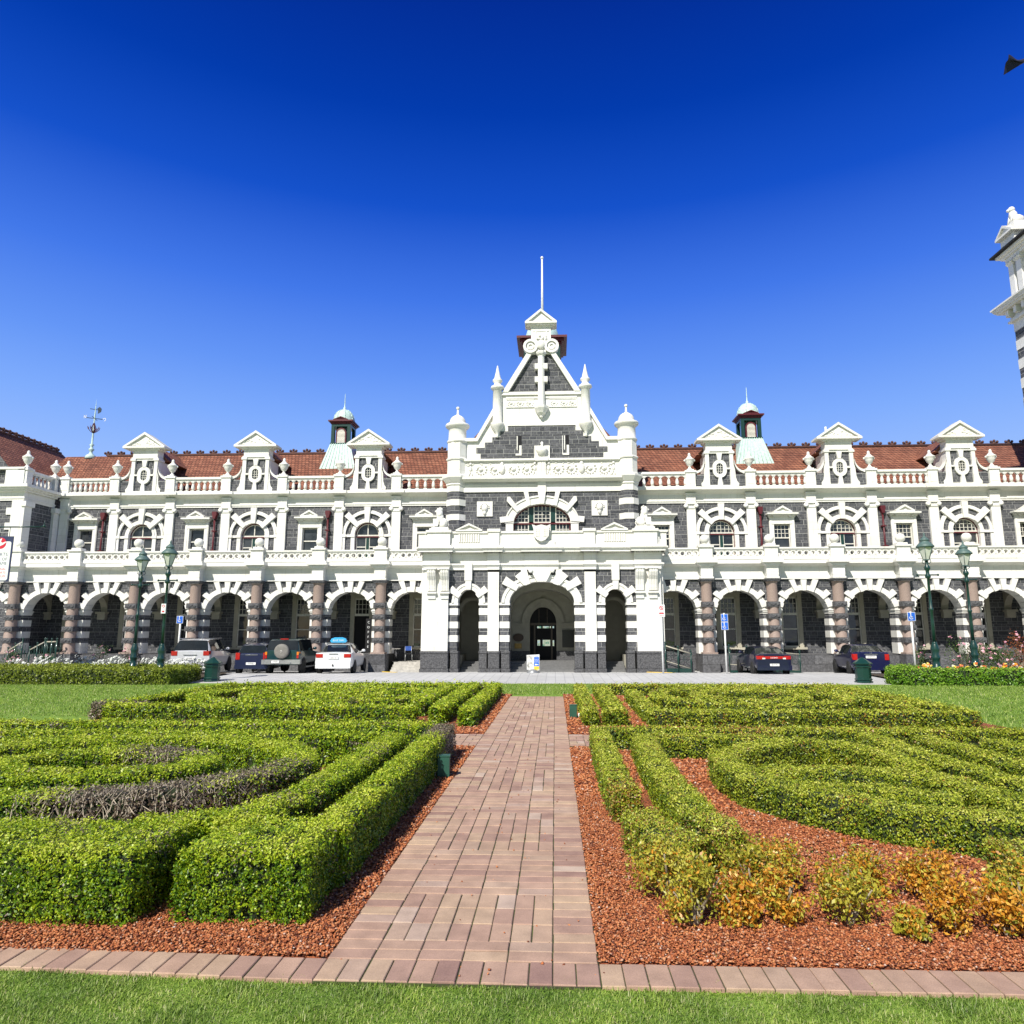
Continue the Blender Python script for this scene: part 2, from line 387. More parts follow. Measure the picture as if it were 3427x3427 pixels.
# ---- ground floor back wall and its windows
def gwall(x0,x1,name='arcade_wall',mat=BAS):
    mb=MB(); mb.box(x0,x1,U,U+.5,.9,5.6); return mb.build(name,mat,ST)
def gwin(k,door=False):
    c=KX(k); w=.71; s=MB()
    z0=1.29 if not door else .95
    s.box(c-w,c-w+.25,U-.14,U-.002,z0,4.42); s.box(c+w-.25,c+w,U-.14,U-.002,z0,4.42); s.box(c-w-.04,c+w+.04,U-.18,U-.002,4.42,4.62)
    s.box(c-w+.25,c+w-.25,U-.12,U-.002,4.22,4.42)
    if not door: s.box(c-w-.15,c+w+.15,U-.24,U-.002,1.17,1.29)
    o=s.build('arcade_window' if not door else 'arcade_door',CREAM,ST)
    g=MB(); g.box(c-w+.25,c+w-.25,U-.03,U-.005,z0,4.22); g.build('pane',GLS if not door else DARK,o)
    f=MB(); y0,y1=U-.09,U-.03; a,b=c-w+.25,c+w-.25
    f.box(a,b,y0,y1,3.16,3.30); f.box(a,a+.06,y0,y1,3.30,4.22); f.box(b-.06,b,y0,y1,3.30,4.22); f.box(a,b,y0,y1,4.14,4.22)
    for i in range(1,4): x=a+(b-a)*i/4; f.box(x-.012,x+.012,y0+.02,y1,3.3,4.14)
    for z in (3.58,3.86): f.box(a+.06,b-.06,y0+.022,y1,z-.012,z+.012)
    if not door:
        f.box(a,a+.06,y0,y1,z0,3.16); f.box(b-.06,b,y0,y1,z0,3.16); f.box(a+.06,b-.06,y0,y1,2.32,2.38); f.box(a,b,y0,y1,z0,z0+.09)
    f.build('sash',FRM,o); return o
gwall(XL,-5.6); gwall(5.6,XR_)
mb=MB(); mb.box(-9.4,-6.0,U-.02,U+.5,0,.9); mb.box(6.0,9.4,U-.02,U+.5,0,.9); mb.build('low_wall',BIG,ST)
for k in (-8,-7,-6,-5,-4,-2,2,3,4,5,6,7): gwin(k)
DOOR=gwin(-3,True)

# ---- upper wall : odd |k| have the big arched window, even |k| the small one
A_sp,A_r=8.15,.81
def up_arch():
    mb=MB(); x=B/2; mb.arch_wall(-x,x,5.9,9.95,0,A_sp,A_r,A_r,U,U+.45,0,24,6.7); return mb.mesh('upper_wall',[BAS])
def up_small():
    mb=MB(); x=B/2; mb.box(-x,-.52,U,U+.45,5.9,9.95); mb.box(.52,x,U,U+.45,5.9,9.95); mb.box(-.52,.52,U,U+.45,8.62,9.95); mb.box(-.52,.52,U,U+.45,5.9,6.8); return mb.mesh('upper_wall',[BAS])
def surround_arch():
    mb=MB()
    mb.ring(0,A_sp,A_r-.03,A_r+.10,U-.10,U+.3,0,180,24); mb.ring(0,A_sp,A_r+.10,A_r+.22,U-.06,U+.1,0,180,24)
    mb.ring(0,A_sp,A_r+.54,A_r+.66,U-.12,U-.002,0,180,26); mb.ring(0,A_sp,A_r+.66,A_r+.75,U-.06,U-.002,0,180,26)
    for a in (90,45,135): mb.wedge(0,A_sp,a,A_r-.05,A_r+(.94 if a==90 else 1.02),.13,.19,U-.2,U-.004,0,9.93)
    for s in (-1,1):
        mb.box(*sorted((s*(A_r-.05),s*(A_r+.24))),U-.13,U+.3,8.02,A_sp+.03)
        mb.box(*sorted((s*(A_r+.50),s*(A_r+.78))),U-.15,U-.002,8.02,A_sp+.03)
        mb.box(*sorted((s*(A_r+.24),s*(A_r+.50))),U-.09,U-.002,8.02,A_sp+.02)
        mb.box(*sorted((s*(A_r-.03),s*(A_r+.2))),U-.08,U+.3,6.8,8.02); mb.box(*sorted((s*(A_r+.56),s*(A_r+.74))),U-.1,U-.002,6.2,8.02)
    mb.box(-A_r-.3,A_r+.3,U-.22,U+.1,6.6,6.72)
    return mb.mesh('arched_window',[W])
def frame_arch(fancy):
    mb=MB(); y0,y1=U+.14,U+.2
    mb.ring(0,A_sp,A_r-.10,A_r,y0,y1,0,180,24,1); mb.ring(0,A_sp,A_r-.15,A_r-.10,y0+.01,y1,0,180,24,0)
    for s in (-1,1): mb.box(*sorted((s*(A_r-.07),s*A_r)),y0,y1,6.7,A_sp,1); mb.box(*sorted((s*(A_r-.14),s*(A_r-.07))),y0+.01,y1,6.7,A_sp-.14,0)
    mb.box(-A_r+.07,A_r-.07,y0-.05,y1,A_sp-.14,A_sp-.07,1); mb.box(-A_r+.07,A_r-.07,y0,y1,A_sp-.07,A_sp+.02,0)
    mb.box(-.09,.09,y0-.01,y1,6.7,A_sp-.14,2); mb.box(-.13,-.09,y0+.01,y1,6.7,A_sp-.14,0); mb.box(.09,.13,y0+.01,y1,6.7,A_sp-.14,0)
    for s in (-1,1): mb.box(*sorted((s*.13,s*(A_r-.14))),y0+.01,y1,7.38,7.44,0)
    if fancy:
        for z in (8.36,8.58): w=math.sqrt(max(0,(A_r-.12)**2-(z-A_sp)**2)); mb.box(-w,w,y0+.02,y1,z-.014,z+.014,0)
        for i in (-2,-1,0,1,2): x=i*.235; h=math.sqrt((A_r-.12)**2-x*x); mb.box(x-.014,x+.014,y0+.018,y1,A_sp+.02,A_sp+h,0)
    else:
        mb.box(-.03,.03,y0+.018,y1,A_sp+.02,A_sp+A_r-.11,0)
    return mb.mesh('sash',[FRM,MAR,GRN])
def pane_arch():
    mb=MB(); n=16; P=[(A_r*cos(PI*i/n),A_sp+A_r*sin(PI*i/n)) for i in range(n+1)]+[(-A_r,6.7),(A_r,6.7)]; mb.prism(P,U+.2,U+.22,'y'); return mb.mesh('pane',[GLS])
def surround_small():
    mb=MB()
    for s in (-1,1):
        mb.box(*sorted((s*.48,s*.75)),U-.09,U+.2,6.8,8.62); mb.box(*sorted((s*.60,s*.72)),U-.11,U-.09,6.9,9.02)
        mb.box(*sorted((s*.42,s*.56)),U-.26,U-.1,9.02,9.16)
    mb.box(-.75,.75,U-.09,U+.2,8.62,9.02); mb.box(-.66,.66,U-.12,U-.09,8.62,8.70)
    mb.box(-.80,.80,U-.14,U-.002,9.02,9.14); mb.box(-.92,.92,U-.42,U-.002,9.18,9.27); mb.box(-.86,.86,U-.34,U-.002,9.12,9.18)
    mb.pediment(-.55,.55,9.27,9.70,U-.42,U-.002,.10); mb.box(-.88,.88,U-.2,U+.1,6.68,6.8)
    return mb.mesh('window',[W])
def frame_small(fancy):
    mb=MB(); y0,y1=U+.12,U+.17
    for s in (-1,1): mb.box(*sorted((s*.44,s*.5)),y0-.03,y1,6.8,8.62)
    mb.box(-.44,.44,y0-.03,y1,8.55,8.62); mb.box(-.44,.44,y0-.02,y1,7.76,7.83); mb.box(-.44,.44,y0,y1,6.8,6.88)
    if fancy:
        for i in range(1,4): x=-.44+.22*i; mb.box(x-.013,x+.013,y0,y1,7.83,8.55)
        for z in (8.07,8.31): mb.box(-.44,.44,y0+.003,y1,z-.013,z+.013)
    return mb.mesh('sash',[FRM])
def pane_small():
    mb=MB(); mb.box(-.5,.5,U+.17,U+.19,6.8,8.62); return mb.mesh('pane',[GLS])
mua,mus,msa,mss=up_arch(),up_small(),surround_arch(),surround_small()
mfa,mff,mpa,mfs,mfsf,mps=frame_arch(False),frame_arch(True),pane_arch(),frame_small(False),frame_small(True),pane_small()
def UX(k): return math.copysign(abs(k)*B+.06,k)
UPK=[-8,-7,-6,-5,-4,-3,-2,2,3,4,5,6,7,8,9]
for k in UPK:
    x=UX(k); fancy=k>0
    if k%2:
        inst('upper_wall',mua,ST,(x,0,0)); w=inst('arched_window',msa,ST,(x,0,0)); inst('sash',mff if fancy else mfa,w,(0,0,0)); inst('pane',mpa,w,(0,0,0))
    else:
        inst('upper_wall',mus,ST,(x,0,0)); w=inst('window',mss,ST,(x,0,0)); inst('sash',mfsf if fancy else mfs,w,(0,0,0)); inst('pane',mps,w,(0,0,0))
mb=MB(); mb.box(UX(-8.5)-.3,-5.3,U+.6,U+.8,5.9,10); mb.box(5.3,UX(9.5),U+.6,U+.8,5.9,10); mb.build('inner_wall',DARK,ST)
# pilasters
def pil():
    mb=MB(); y=U-.16
    mb.box(-.27,.27,y,U-.001,5.9,9.60); mb.box(-.31,.31,y-.04,U-.001,5.9,6.5); mb.box(-.31,.31,y-.04,U-.001,9.60,9.66)
    mb.box(-.29,.29,y-.02,U-.001,9.66,9.90)
    for s in (-1,1): 
        b=len(mb.v); mb.lathe([(.0,-.0),(.13,0),(.13,.22),(.06,.24)],0,0,12)
        mb.xf(b,lambda v:Vector((v.x+s*.31,y-.09+v.z,v.y+9.76)))
    mb.box(-.34,.34,y-.1,U-.001,9.86,9.94)
    mb.box(-.29,.29,y-.04,U-.001,9.94,10.45); mb.box(-.33,.33,y-.1,U-.001,10.45,10.55)
    return mb.mesh('pilaster',[W])
mpil=pil(); PK=[-8.5,-7.5,-6.5,-5.5,-4.5,-3.5,-2.5,2.5,3.5,4.5,5.5,6.5,7.5,8.5]
for k in PK: inst('pilaster',mpil,ST,(UX(k)+(.35 if k==-8.5 else 0),0,0))
# entablature and top cornice
for a,b in ((UX(-8.5),-4.7),(4.7,UX(9.5))):
    mb=MB(); mb.box(a,b,U-.06,U+.45,9.95,10.05); mb.box(a,b,U-.10,U+.45,10.05,10.14); mb.box(a,b,U-.03,U+.45,10.14,10.5)
    mb.prism([(U-.03,10.5),(U+.45,10.5),(U+.45,10.72),(U-.35,10.72)],a,b,'x'); mb.box(a,b,U-.5,U+.45,10.72,10.8); mb.box(a,b,U-.45,U+.45,10.8,10.9)
    mb.build('main_cornice',W,ST)
for k in PK: mb=MB(); mb.box(UX(k)-.55,UX(k)+.55,U-.6,U-.45,10.71,10.885); mb.build('cornice_break',W,ST)
# roof balustrade : sections between the dormers
def balu():
    mb=MB(); mb.box(-.1,.1,-.1,.1,10.96,11.02); mb.lathe([(.06,11.02),(.10,11.14),(.11,11.24),(.075,11.4),(.05,11.5),(.07,11.56)],0,0,8); mb.box(-.09,.09,-.09,.09,11.56,11.62); return mb.mesh('baluster',[W])
mbu=balu(); YB=U-.22
def urn_mesh():
    mb=MB(); mb.box(-.21,.21,-.21,.21,11.93,12.0)
    mb.lathe([(.17,12.0),(.14,12.05),(.07,12.14),(.07,12.2),(.16,12.28),(.24,12.45),(.26,12.58),(.30,12.62),(.30,12.66),(.20,12.72),(.15,12.78),(.08,12.88),(.09,12.94),(.07,13.02),(.0,13.08)],0,0,14)
    for s in(-1,1): mb.blob((s*.29,0,12.58),.07,6)
    return mb.mesh('urn',[W])
murn=urn_mesh()
def rail_section(x0,x1,n,parent=ST):
    mb=MB(); mb.box(x0,x1,YB-.12,YB+.14,10.9,10.965); mb.box(x0,x1,YB-.09,YB+.1,11.64,11.72); mb.box(x0,x1,YB-.16,YB+.17,11.72,11.86)
    w=(x1-x0)/n
    for i in range(n):   # small arches under the rail
        c=x0+(i+.5)*w
        mb.arch_wall(c-w/2,c+w/2,11.5,11.64,c,11.5,w/2-.08,.11,YB-.07,YB+.07,0,8)
    o=mb.build('roof_balustrade',W,parent)
    for i in range(n+1):
        inst('baluster',mbu,o,(x0+i*w,YB,0))
    return o
def pedes(x,parent=ST,y=None):
    y=YB if y is None else y
    mb=MB(); mb.box(x-.29,x+.29,y-.19,y+.25,10.9,11.8); mb.box(x-.34,x+.34,y-.25,y+.3,11.8,11.93); mb.box(x-.2,x+.2,y-.205,y-.19,11.08,11.66)
    o=mb.build('parapet_pedestal',W,parent); inst('urn',murn,o,(x,y,0)); return o
for a,b in ((-7.5,-8.5),(-5.5,-6.5),(-3.5,-4.5),(3.5,4.5),(5.5,6.5),(7.5,8.5)):
    x0,x1=sorted((UX(a),UX(b))); 
    if b==-8.5: x0+=.35
    rail_section(x0+.29,x1-.29,8)
rail_section(UX(-2.5)+.29,-5.75,6); rail_section(5.75,UX(2.5)-.29,6)
for k in PK: pedes(UX(k)+(.35 if k==-8.5 else 0))
# ---- dormers
def dormer(k):
    x=UX(k); o=empty('dormer',(x,0,0),0,ST); y=U-.30
    s=MB(); s.box(-.66,-.001,y+.10,U+1.2,11.0,13.0); s.box(.001,.66,y+.10,U+1.2,11.0,13.0); s.box(-1.5,-.85,YB-.05,YB+.12,10.96,11.7); s.box(.85,1.5,YB-.05,YB+.12,10.96,11.7); s.build('dormer_wall',BAS,o)
    f=MB()
    for q in (-1,1):
        f.box(*sorted((q*.62,q*.85)),y-.02,U+1.2,10.9,13.0); f.box(*sorted((q*.58,q*.92)),y-.07,U+.36,12.98,13.12)
        # scroll foot and shoulder
        P=[(q*.85,10.95),(q*1.12,10.95),(q*1.14,11.12),(q*1.03,11.25),(q*.96,11.5),(q*.93,12.0),(q*.85,12.3)]; f.prism(P,y+.02,y+.2,'y')
        n=8; arc=[(q*(1.5-.58*sin(PI/2*i/n)),11.84+.66*(1-cos(PI/2*i/n))) for i in range(n+1)]
        for (xa,za),(xb,zb) in zip(arc[:-1],arc[1:]):
            f.prism([(xa,za-.09),(xb,zb-.09),(xb,zb+.06),(xa,za+.06)],y-.02,y+.3,'y')
        f.box(*sorted((q*1.4,q*1.5)),YB-.12,YB+.17,11.72,11.86)
    f.box(-.92,.92,y-.06,YB+.1,10.9,11.0); f.box(-.66,.66,y,U+.36,13.0,13.14)
    f.box(-.80,.80,y-.02,U+.36,13.14,13.66); f.box(-.86,.86,y-.06,U+.36,13.12,13.2)
    f.box(-.95,.95,y-.10,U+.36,13.66,13.76)
    f.ring(0,12.17,.20,.42,y-.03,y+.25,0,180,16); f.ring(0,11.89,.20,.42,y-.03,y+.25,180,360,16)
    f.box(-.42,-.20,y-.03,y+.25,11.89,12.17); f.box(.20,.42,y-.03,y+.25,11.89,12.17)
    f.prism([(-.10,12.57),(.10,12.57),(.17,13.0),(-.17,13.0)],y-.05,y+.2,'y'); f.prism([(-.15,11.0),(.15,11.0),(.09,11.49),(-.09,11.49)],y-.05,y+.2,'y')
    for q in (-1,1): f.box(*sorted((q*.40,q*.64)),y-.04,y+.2,11.99,12.09)
    f.build('dormer_frame',W,o)
    p=MB(); p.pediment(-1.36,1.36,13.76,14.80,y-.32,U+.35,.13)
    rr=random.Random(k)
    for i in range(26):
        t=rr.uniform(-1,1); h=(1-abs(t))*.52
        p.blob((t*.85,y-.20,13.95+rr.uniform(0,1)*h),rr.uniform(.04,.08),6,0,(1,.6,1))
    p.build('pediment',W,o)
    r=MB(); r.prism([(-1.2,13.1),(0,14.2),(1.2,13.1)],U+.36,U+3.6,'y',0); r.box(-.64,.64,U+1.2,U+3.0,11.2,13.1,1); r.build('dormer_roof',[TILE,BAS],o)
    w=MB(); w.prism([(.21*cos(t*PI/12),12.03+(.14 if t<13 else -.14)+.21*sin(t*PI/12)) for t in range(24)],y+.07,y+.09,'y'); wo=w.build('oval_window',GLS,o)
    b=MB(); 
    for xx in (-.07,.07): b.box(xx-.012,xx+.012,y+.03,y+.068,11.7,12.36)
    for zz in (11.88,12.03,12.18): b.box(-.2,.2,y+.034,y+.069,zz-.012,zz+.012)
    b.build('glazing_bars',FRM,wo)
for k in (-7,-5,-3,3,5,7): dormer(k)
# ---- main roof
RY,RZ=U+4.1,14.45
a,b=UX(-8.5)-3.0,UX(9.5)
mb=MB(); y0,z0=U+.25,10.95
mb.v+=[(a,y0,z0),(b,y0,z0),(b,RY,RZ),(a,RY,RZ),(b,RY+4,z0),(a,RY+4,z0)]; mb.face((0,1,2,3)); mb.face((3,2,4,5)); mb.face((0,3,5)); mb.face((1,4,2)); mb.face((0,5,4,1))
mb.build('tiled_roof',TILE,ST)
def crest(mb,p0,p1,step=.95):
    p0,p1=Vector(p0),Vector(p1); d=(p1-p0); n=int(d.length/step); u=d.normalized()
    mb.tube(p0,p1,.10,.10,6)
    for i in range(n+1):
        c=p0+u*(i*step)
        for o in (-.2,0,.2): mb.blob(tuple(c+u*o+Vector((0,0,.2 if o else .26))),.10,6)
        mb.blob(tuple(c+Vector((0,0,.1))),.16,6,0,(1,.5,.8))
RIDGE=plain('dark_ridge_tile',(.10,.045,.035),.8,0,.4,9)
mb=MB(); crest(mb,(a+3,RY,RZ+.02),(b,RY,RZ+.02)); mb.build('ridge_cresting',RIDGE,ST)
# vent pipes on the roof
for x,y,z,h in ((-19.6,U+1.6,12.35,1.0),(19.25,RY+.3,14.2,1.75)):
    mb=MB(); mb.tube((x,y,z-.3),(x,y,z+h),.07,.07,10); mb.lathe([(.35,z-.05),(.12,z+.12)],x,y,10); mb.build('vent_pipe',WHITEP,ST)
# ---- downpipes
for x in (-13.35,-20.55,13.2,20.45,-27.75,5.98*-1-.35):
    mb=MB(); z0=5.9
    mb.box(x-.14,x+.14,U-.30,U-.02,9.46,9.66); mb.prism([(x-.06,9.20),(x+.06,9.20),(x+.13,9.46),(x-.13,9.46)],U-.3,U-.03,'y'); mb.tube((x,U-.16,z0),(x,U-.16,9.24),.06,.06,8)
    for z in (7.2,8.4): mb.box(x-.12,x+.12,U-.26,U-.002,z,z+.07)
    mb.build('downpipe',MAR,ST)
# ---- cupolas
def cupola(x):
    o=empty('roof_cupola',(x,0,0),0,ST); cy=RY-.5
    b=MB(); n=[(-1.05,13.45),(-.62,14.75)]
    for (w0,z0,w1,z1) in ((1.25,12.9,.68,14.85),):
        i=len(b.v); b.v+=[(sx*w0,cy+sy*w0*.9,z0) for sx,sy in((-1,-1),(1,-1),(1,1),(-1,1))]+[(sx*w1,cy+sy*w1,z1) for sx,sy in((-1,-1),(1,-1),(1,1),(-1,1))]
        for j in range(4): k=(j+1)%4; b.face((i+j,i+k,i+4+k,i+4+j))
        for t in range(-4,5): b.tube((t*.27,cy-w0*.9-.0,z0),(t*.15,cy-w1-.02,z1),.022,.022,4)
    b.build('cupola_base',COP,o)
    g=MB()
    for sx in(-1,1):
        for sy in(-1,1): g.box(*sorted((sx*.44,sx*.66)),*sorted((cy+sy*.44,cy+sy*.66)),14.85,16.05)
    g.box(-.70,.70,cy-.70,cy+.70,14.80,14.9); g.box(-.66,.66,cy-.66,cy+.66,16.05,16.22); g.box(-.4,.4,cy-.4,cy+.4,14.9,16.05)
    g.build('cupola_post',GRN,o)
    r=MB(); r.box(-.70,.70,cy-.70,cy+.70,16.22,16.30); r.box(-.85,.85,cy-.85,cy+.85,16.38,16.47); r.box(-.77,.77,cy-.77,cy+.77,16.30,16.38)
    r.box(-.68,.68,cy-.68,cy+.68,14.72,14.80); r.pediment(-.5,.5,16.47,16.72,cy-.86,cy-.5,.06)
    r.ring(0,15.6,.27,.36,cy-.60,cy-.5,0,180,12); r.box(-.36,-.27,cy-.60,cy-.5,14.9,15.6); r.box(.27,.36,cy-.60,cy-.5,14.9,15.6)
    r.build('cupola_cornice',MAR,o)
    l=MB()
    for i in range(11): z=14.93+i*.085; w=.27 if z<15.6 else math.sqrt(max(.01,.27**2-(z-15.6)**2)); l.prism([(cy-.60,z),(cy-.57,z+.06),(cy-.50,z+.06),(cy-.50,z)],-w,w,'x')
    l.build('louvre',FRM,o)
    d=MB(); d.lathe([(.74,16.47),(.74,16.52),(.70,16.6),(.69,16.75),(.62,17.0),(.48,17.22),(.28,17.37),(.10,17.44),(.08,17.5),(.10,17.56),(.04,17.62),(.03,17.9),(.015,18.55),(0,18.6)],0,cy,16,0,0,1,1,True)
    for i in range(8):
        a=PI/8+i*PI/4; pr=[(.715,16.6),(.70,16.75),(.635,17.0),(.49,17.23),(.28,17.385)]
        d.path([(r*cos(a),cy+r*sin(a),z) for r,z in pr],.022,5)
    d.build('dome',COP,o)
cupola(-13.75); cupola(13.85)
# ================================================================ entrance porch (front face at local y=-.58)
PF=-.58; YG=1.9
def quoin(mb,x0,x1,y0,y1):
    for a,b,w in ((1.16,1.66,0),(1.66,2.02,1),(2.02,2.40,0),(2.40,2.76,1),(2.76,3.13,0),(3.13,3.50,1),(3.50,3.66,0)):
        e=.03 if w else 0; mb.box(x0-e,x1+e,y0-e,y1,a,b,0 if w else 1)
mb=MB()
for s in (-1,1):
    P=lambda a,b:sorted((s*a,s*b))
    mb.box(*P(5.2,6.56),PF-.22,PF+.9,1.16,5.62,0); mb.box(*P(6.56,6.72),PF+.05,PF+.9,1.16,5.62,0)
    quoin(mb,*P(4.70,5.2),PF,PF+.7); quoin(mb,*P(3.0,3.47),PF,PF+.7); mb.box(*P(2.38,3.0),PF-.14,PF+.7,1.16,5.50,0); quoin(mb,*P(1.83,2.38),PF,PF+.7)
    mb.arch_wall(*P(3.0,5.2),3.66,5.62,s*4.085,3.80,.615,.76,PF+.0,PF+.7,1,18)
    mb.box(*P(4.66,5.19),PF-.07,PF+.75,3.66,3.80,0); mb.box(*P(3.02,3.51),PF-.07,PF+.75,3.66,3.80,0); mb.box(*P(1.78,2.37),PF-.07,PF+.75,3.66,3.80,0)
    # small arch dressings
    mb.ring(s*4.085,3.80,(.60,.745),(.82,.97),PF-.08,PF+.65,0,180,20,0); mb.ring(s*4.085,3.80,(.82,.97),(.94,1.10),PF-.12,PF+.3,0,180,20,0)
    mb.wedge(s*4.085,3.80,90,.72,1.85,.13,.22,PF-.22,PF+.3,0,5.62)
    for a in (38,142,70,110) : 
        if a in (38,142): mb.wedge(s*4.085,3.80,a,.60,1.28,.13,.2,PF-.17,PF+.3,0,5.6)
    mb.box(*P(3.88,4.30),PF-.25,PF+.1,5.02,6.0,0)
mb.arch_wall(-2.38,2.38,3.66,5.62,0,3.80,1.83,1.19,PF,PF+.7,1,26)
mb.ring(0,3.80,(1.80,1.17),(2.08,1.42),PF-.08,PF+.65,0,180,30,0); mb.ring(0,3.80,(2.08,1.42),(2.24,1.58),PF-.13,PF+.3,0,180,30,0)
for a in (62,118,42,138): mb.wedge(0,3.80,a,1.80,(2.75 if a in(62,118) else 2.82),.17,.24,PF-.18,PF+.3,0,5.6,.66)
for x in (.78,-.78):
    s=1 if x>0 else -1; mb.prism([(s*.62,4.85),(s*.92,4.75),(s*1.16,5.62),(s*.82,5.62)],PF-.19,PF+.3,'y',0)
mb.prism([(-.26,4.94),(.26,4.94),(.42,5.25),(.62,5.62),(-.62,5.62),(-.42,5.25)],PF-.30,PF+.3,'y',0)
for s in(-1,1):
    b=len(mb.v); mb.lathe([(0,0),(.13,0),(.13,.3),(0,.3)],0,0,12,0); mb.xf(b,lambda v:Vector((v.x+s*.6,PF-.36+v.z,v.y+5.55)))
PO=mb.build('entrance_porch',[W,BAS],ST)
# plinths
for s in (-1,1):
    P=lambda a,b:sorted((s*a,s*b))
    for a,b,e in ((5.12,6.72,.30),(4.60,5.10,.08),(3.0,3.52,.08),(2.30,3.0,.22),(1.75,2.29,.08)):
        mb=MB(); mb.box(*P(a,b),PF-e-.04,PF+.9,0,.22,0); mb.box(*P(a+.04,b-.04),PF-e,PF+.88,.22,1.02,0); mb.box(*P(a+.02,b-.02),PF-e-.03,PF+.9,1.02,1.16,0)
        mb.build('porch_plinth',BLK,PO,bevel=.02)
# console brackets on the corner piers
def console():
    mb=MB(); n=8
    pr=[(0,5.62),(-.42,5.62),(-.42,5.45),(-.34,5.25),(-.22,5.05),(-.16,4.75),(-.14,4.45),(0,4.40)]
    mb.prism([(PF-.22+a,z) for a,z in pr],-.23,.23,'x'); 
    for x in (-.13,0,.13): mb.prism([(PF-.25+a,z) for a,z in pr[1:-1]]+[(PF-.2,4.5)],x-.035,x+.035,'x')
    mb.box(-.28,.28,PF-.42,PF-.2,4.30,4.40); mb.box(-.22,.22,PF-.30,PF-.2,4.02,4.30); mb.box(-.28,.28,PF-.70,PF-.2,5.62,5.70)
    return mb.mesh('console',[W])
mcon=console()
for x in (-6.12,-5.39,6.12,5.39): inst('console',mcon,PO,(x,0,0))
# entablature
mb=MB()
def ent(a,b,e):
    mb.box(a,b,PF-.10-e,PF+.8,5.62,5.80); mb.box(a-.03,b+.03,PF-.14-e,PF+.8,5.80,5.88); mb.box(a-.06,b+.06,PF-.2-e,PF+.8,5.88,5.98)
    mb.box(a,b,PF-.08-e,PF+.8,5.98,6.50)
    n=int((b-a)/.115)
    for i in range(n): x=a+(i+.25)*(b-a)/n; mb.box(x,x+.062,PF-.2-e,PF-.07-e,6.50,6.585)
    mb.box(a,b,PF-.1-e,PF+.8,6.50,6.585)
    mb.box(a-.2,b+.2,PF-.5-e,PF+.8,6.585,6.70); mb.prism([(PF-.5-e,6.70),(PF+.8,6.70),(PF+.8,6.90),(PF-.62-e,6.86),(PF-.62-e,6.78)],a-.25,b+.25,'x'); mb.box(a-.1,b+.1,PF-.3-e,PF+.8,6.90,6.98)
ent(-6.72,6.72,0)
for a,b,e in ((5.13,6.60,.24),(2.36,3.03,.15),(-.95,.95,.10)):
    for s in ((-1,1) if a>0 else (1,)):
        p,q=sorted((s*a,s*b)) if a>0 else (a,b); ent(p,q,e)
mb.box(-6.7,6.7,PF+.2,YG+.3,6.3,6.88)
mb.build('porch_cornice',W,PO)
# parapet
mb=MB()
mb.box(-6.6,6.6,PF-.05,PF+.45,6.98,7.12); mb.box(-6.6,6.6,PF,PF+.4,7.12,7.70); mb.box(-6.6,6.6,PF-.07,PF+.47,7.70,7.82)
for s in (-1,1):
    P=lambda a,b:sorted((s*a,s*b))
    mb.box(*P(5.15,6.45),PF-.2,PF+.8,6.98,7.74); mb.box(*P(5.08,6.52),PF-.28,PF+.88,7.74,7.88); mb.box(*P(5.25,6.35),PF-.15,PF+.75,7.88,8.0)
    mb.box(*P(6.45,7.0),PF+.1,PF+.75,6.98,7.72); mb.box(*P(6.45,7.08),PF+.03,PF+.82,7.72,7.84)
    mb.box(*P(2.37,3.0),PF-.12,PF+.45,6.98,7.76); mb.box(*P(2.32,3.05),PF-.18,PF+.5,7.76,7.94)
    mb.pediment(*P(3.35,4.85),7.82,8.28,PF-.12,PF+.4,.10)
    for i in range(9): x=s*4.1+(i-4)*.135; mb.box(x-.045,x+.045,PF-.06,PF+.02,7.2,7.66)
mb.build('porch_parapet',W,PO)
# shield
mb=MB(); c=(0,7.7)
mb.prism([(-.52,8.15),(-.3,8.06),(0,8.14),(.3,8.06),(.52,8.15),(.44,7.9),(.42,7.5),(.22,7.27),(0,7.18),(-.22,7.27),(-.42,7.5),(-.44,7.9)],PF-.32,PF-.05,'y')
for x in (-.3,-.22,-.14,.14,.22,.30): mb.box(x-.02,x+.02,PF-.35,PF-.32,7.45,7.95)
for z in (7.5,7.62,7.74,7.86): mb.box(-.33,-.11,PF-.345,PF-.32,z,z+.04); mb.box(.11,.33,PF-.345,PF-.32,z,z+.04)
mb.box(-.75,.75,PF-.12,PF,6.98,7.25)
mb.build('carved_shield',W,PO)
# lions
def lion(s):
    o=MB()
    o.box(-.48,.48,-.32,.32,8.0,8.08)
    B=o.blob
    B((-.14,0,8.36),.27,12,0,(1.05,.8,1.1)); B((.0,0,8.62),.23,12,0,(.85,.85,1.35)); B((.06,0,8.88),.24,12,0,(.85,1.0,1.15)); B((.10,0,9.08),.165,12,0,(1,.95,1))
    B((.25,0,9.03),.085,8,0,(1.25,.9,.8)); B((.0,0,9.13),.13,10,0,(1,1.15,1)); B((.20,0,8.96),.06,8)
    for q in (-1,1):
        o.tube((.12,q*.13,8.72),(.25,q*.14,8.14),.07,.05,8); B((.30,q*.14,8.12),.065,8,0,(1.4,1,.7))
        B((-.12,q*.19,8.24),.18,10,0,(1.2,.6,1)); B((.08,q*.21,8.11),.065,8,0,(1.8,1,.7)); B((.02,q*.12,9.23),.045,6)
    o.path([(-.38,0,8.12),(-.46,.06,8.28),(-.40,.1,8.42)],.03,6); B((-.40,.1,8.47),.055,6)
    o.prism([(.12,8.12),(.32,8.12),(.38,8.28),(.38,8.56),(.06,8.56),(.06,8.28)],-.36,-.29,'y')
    if s<0: o.xf(0,lambda v:Vector((-v.x,v.y,v.z)))
    return o.build('lion_statue',W,PO,(s*5.78,PF+.3,0))
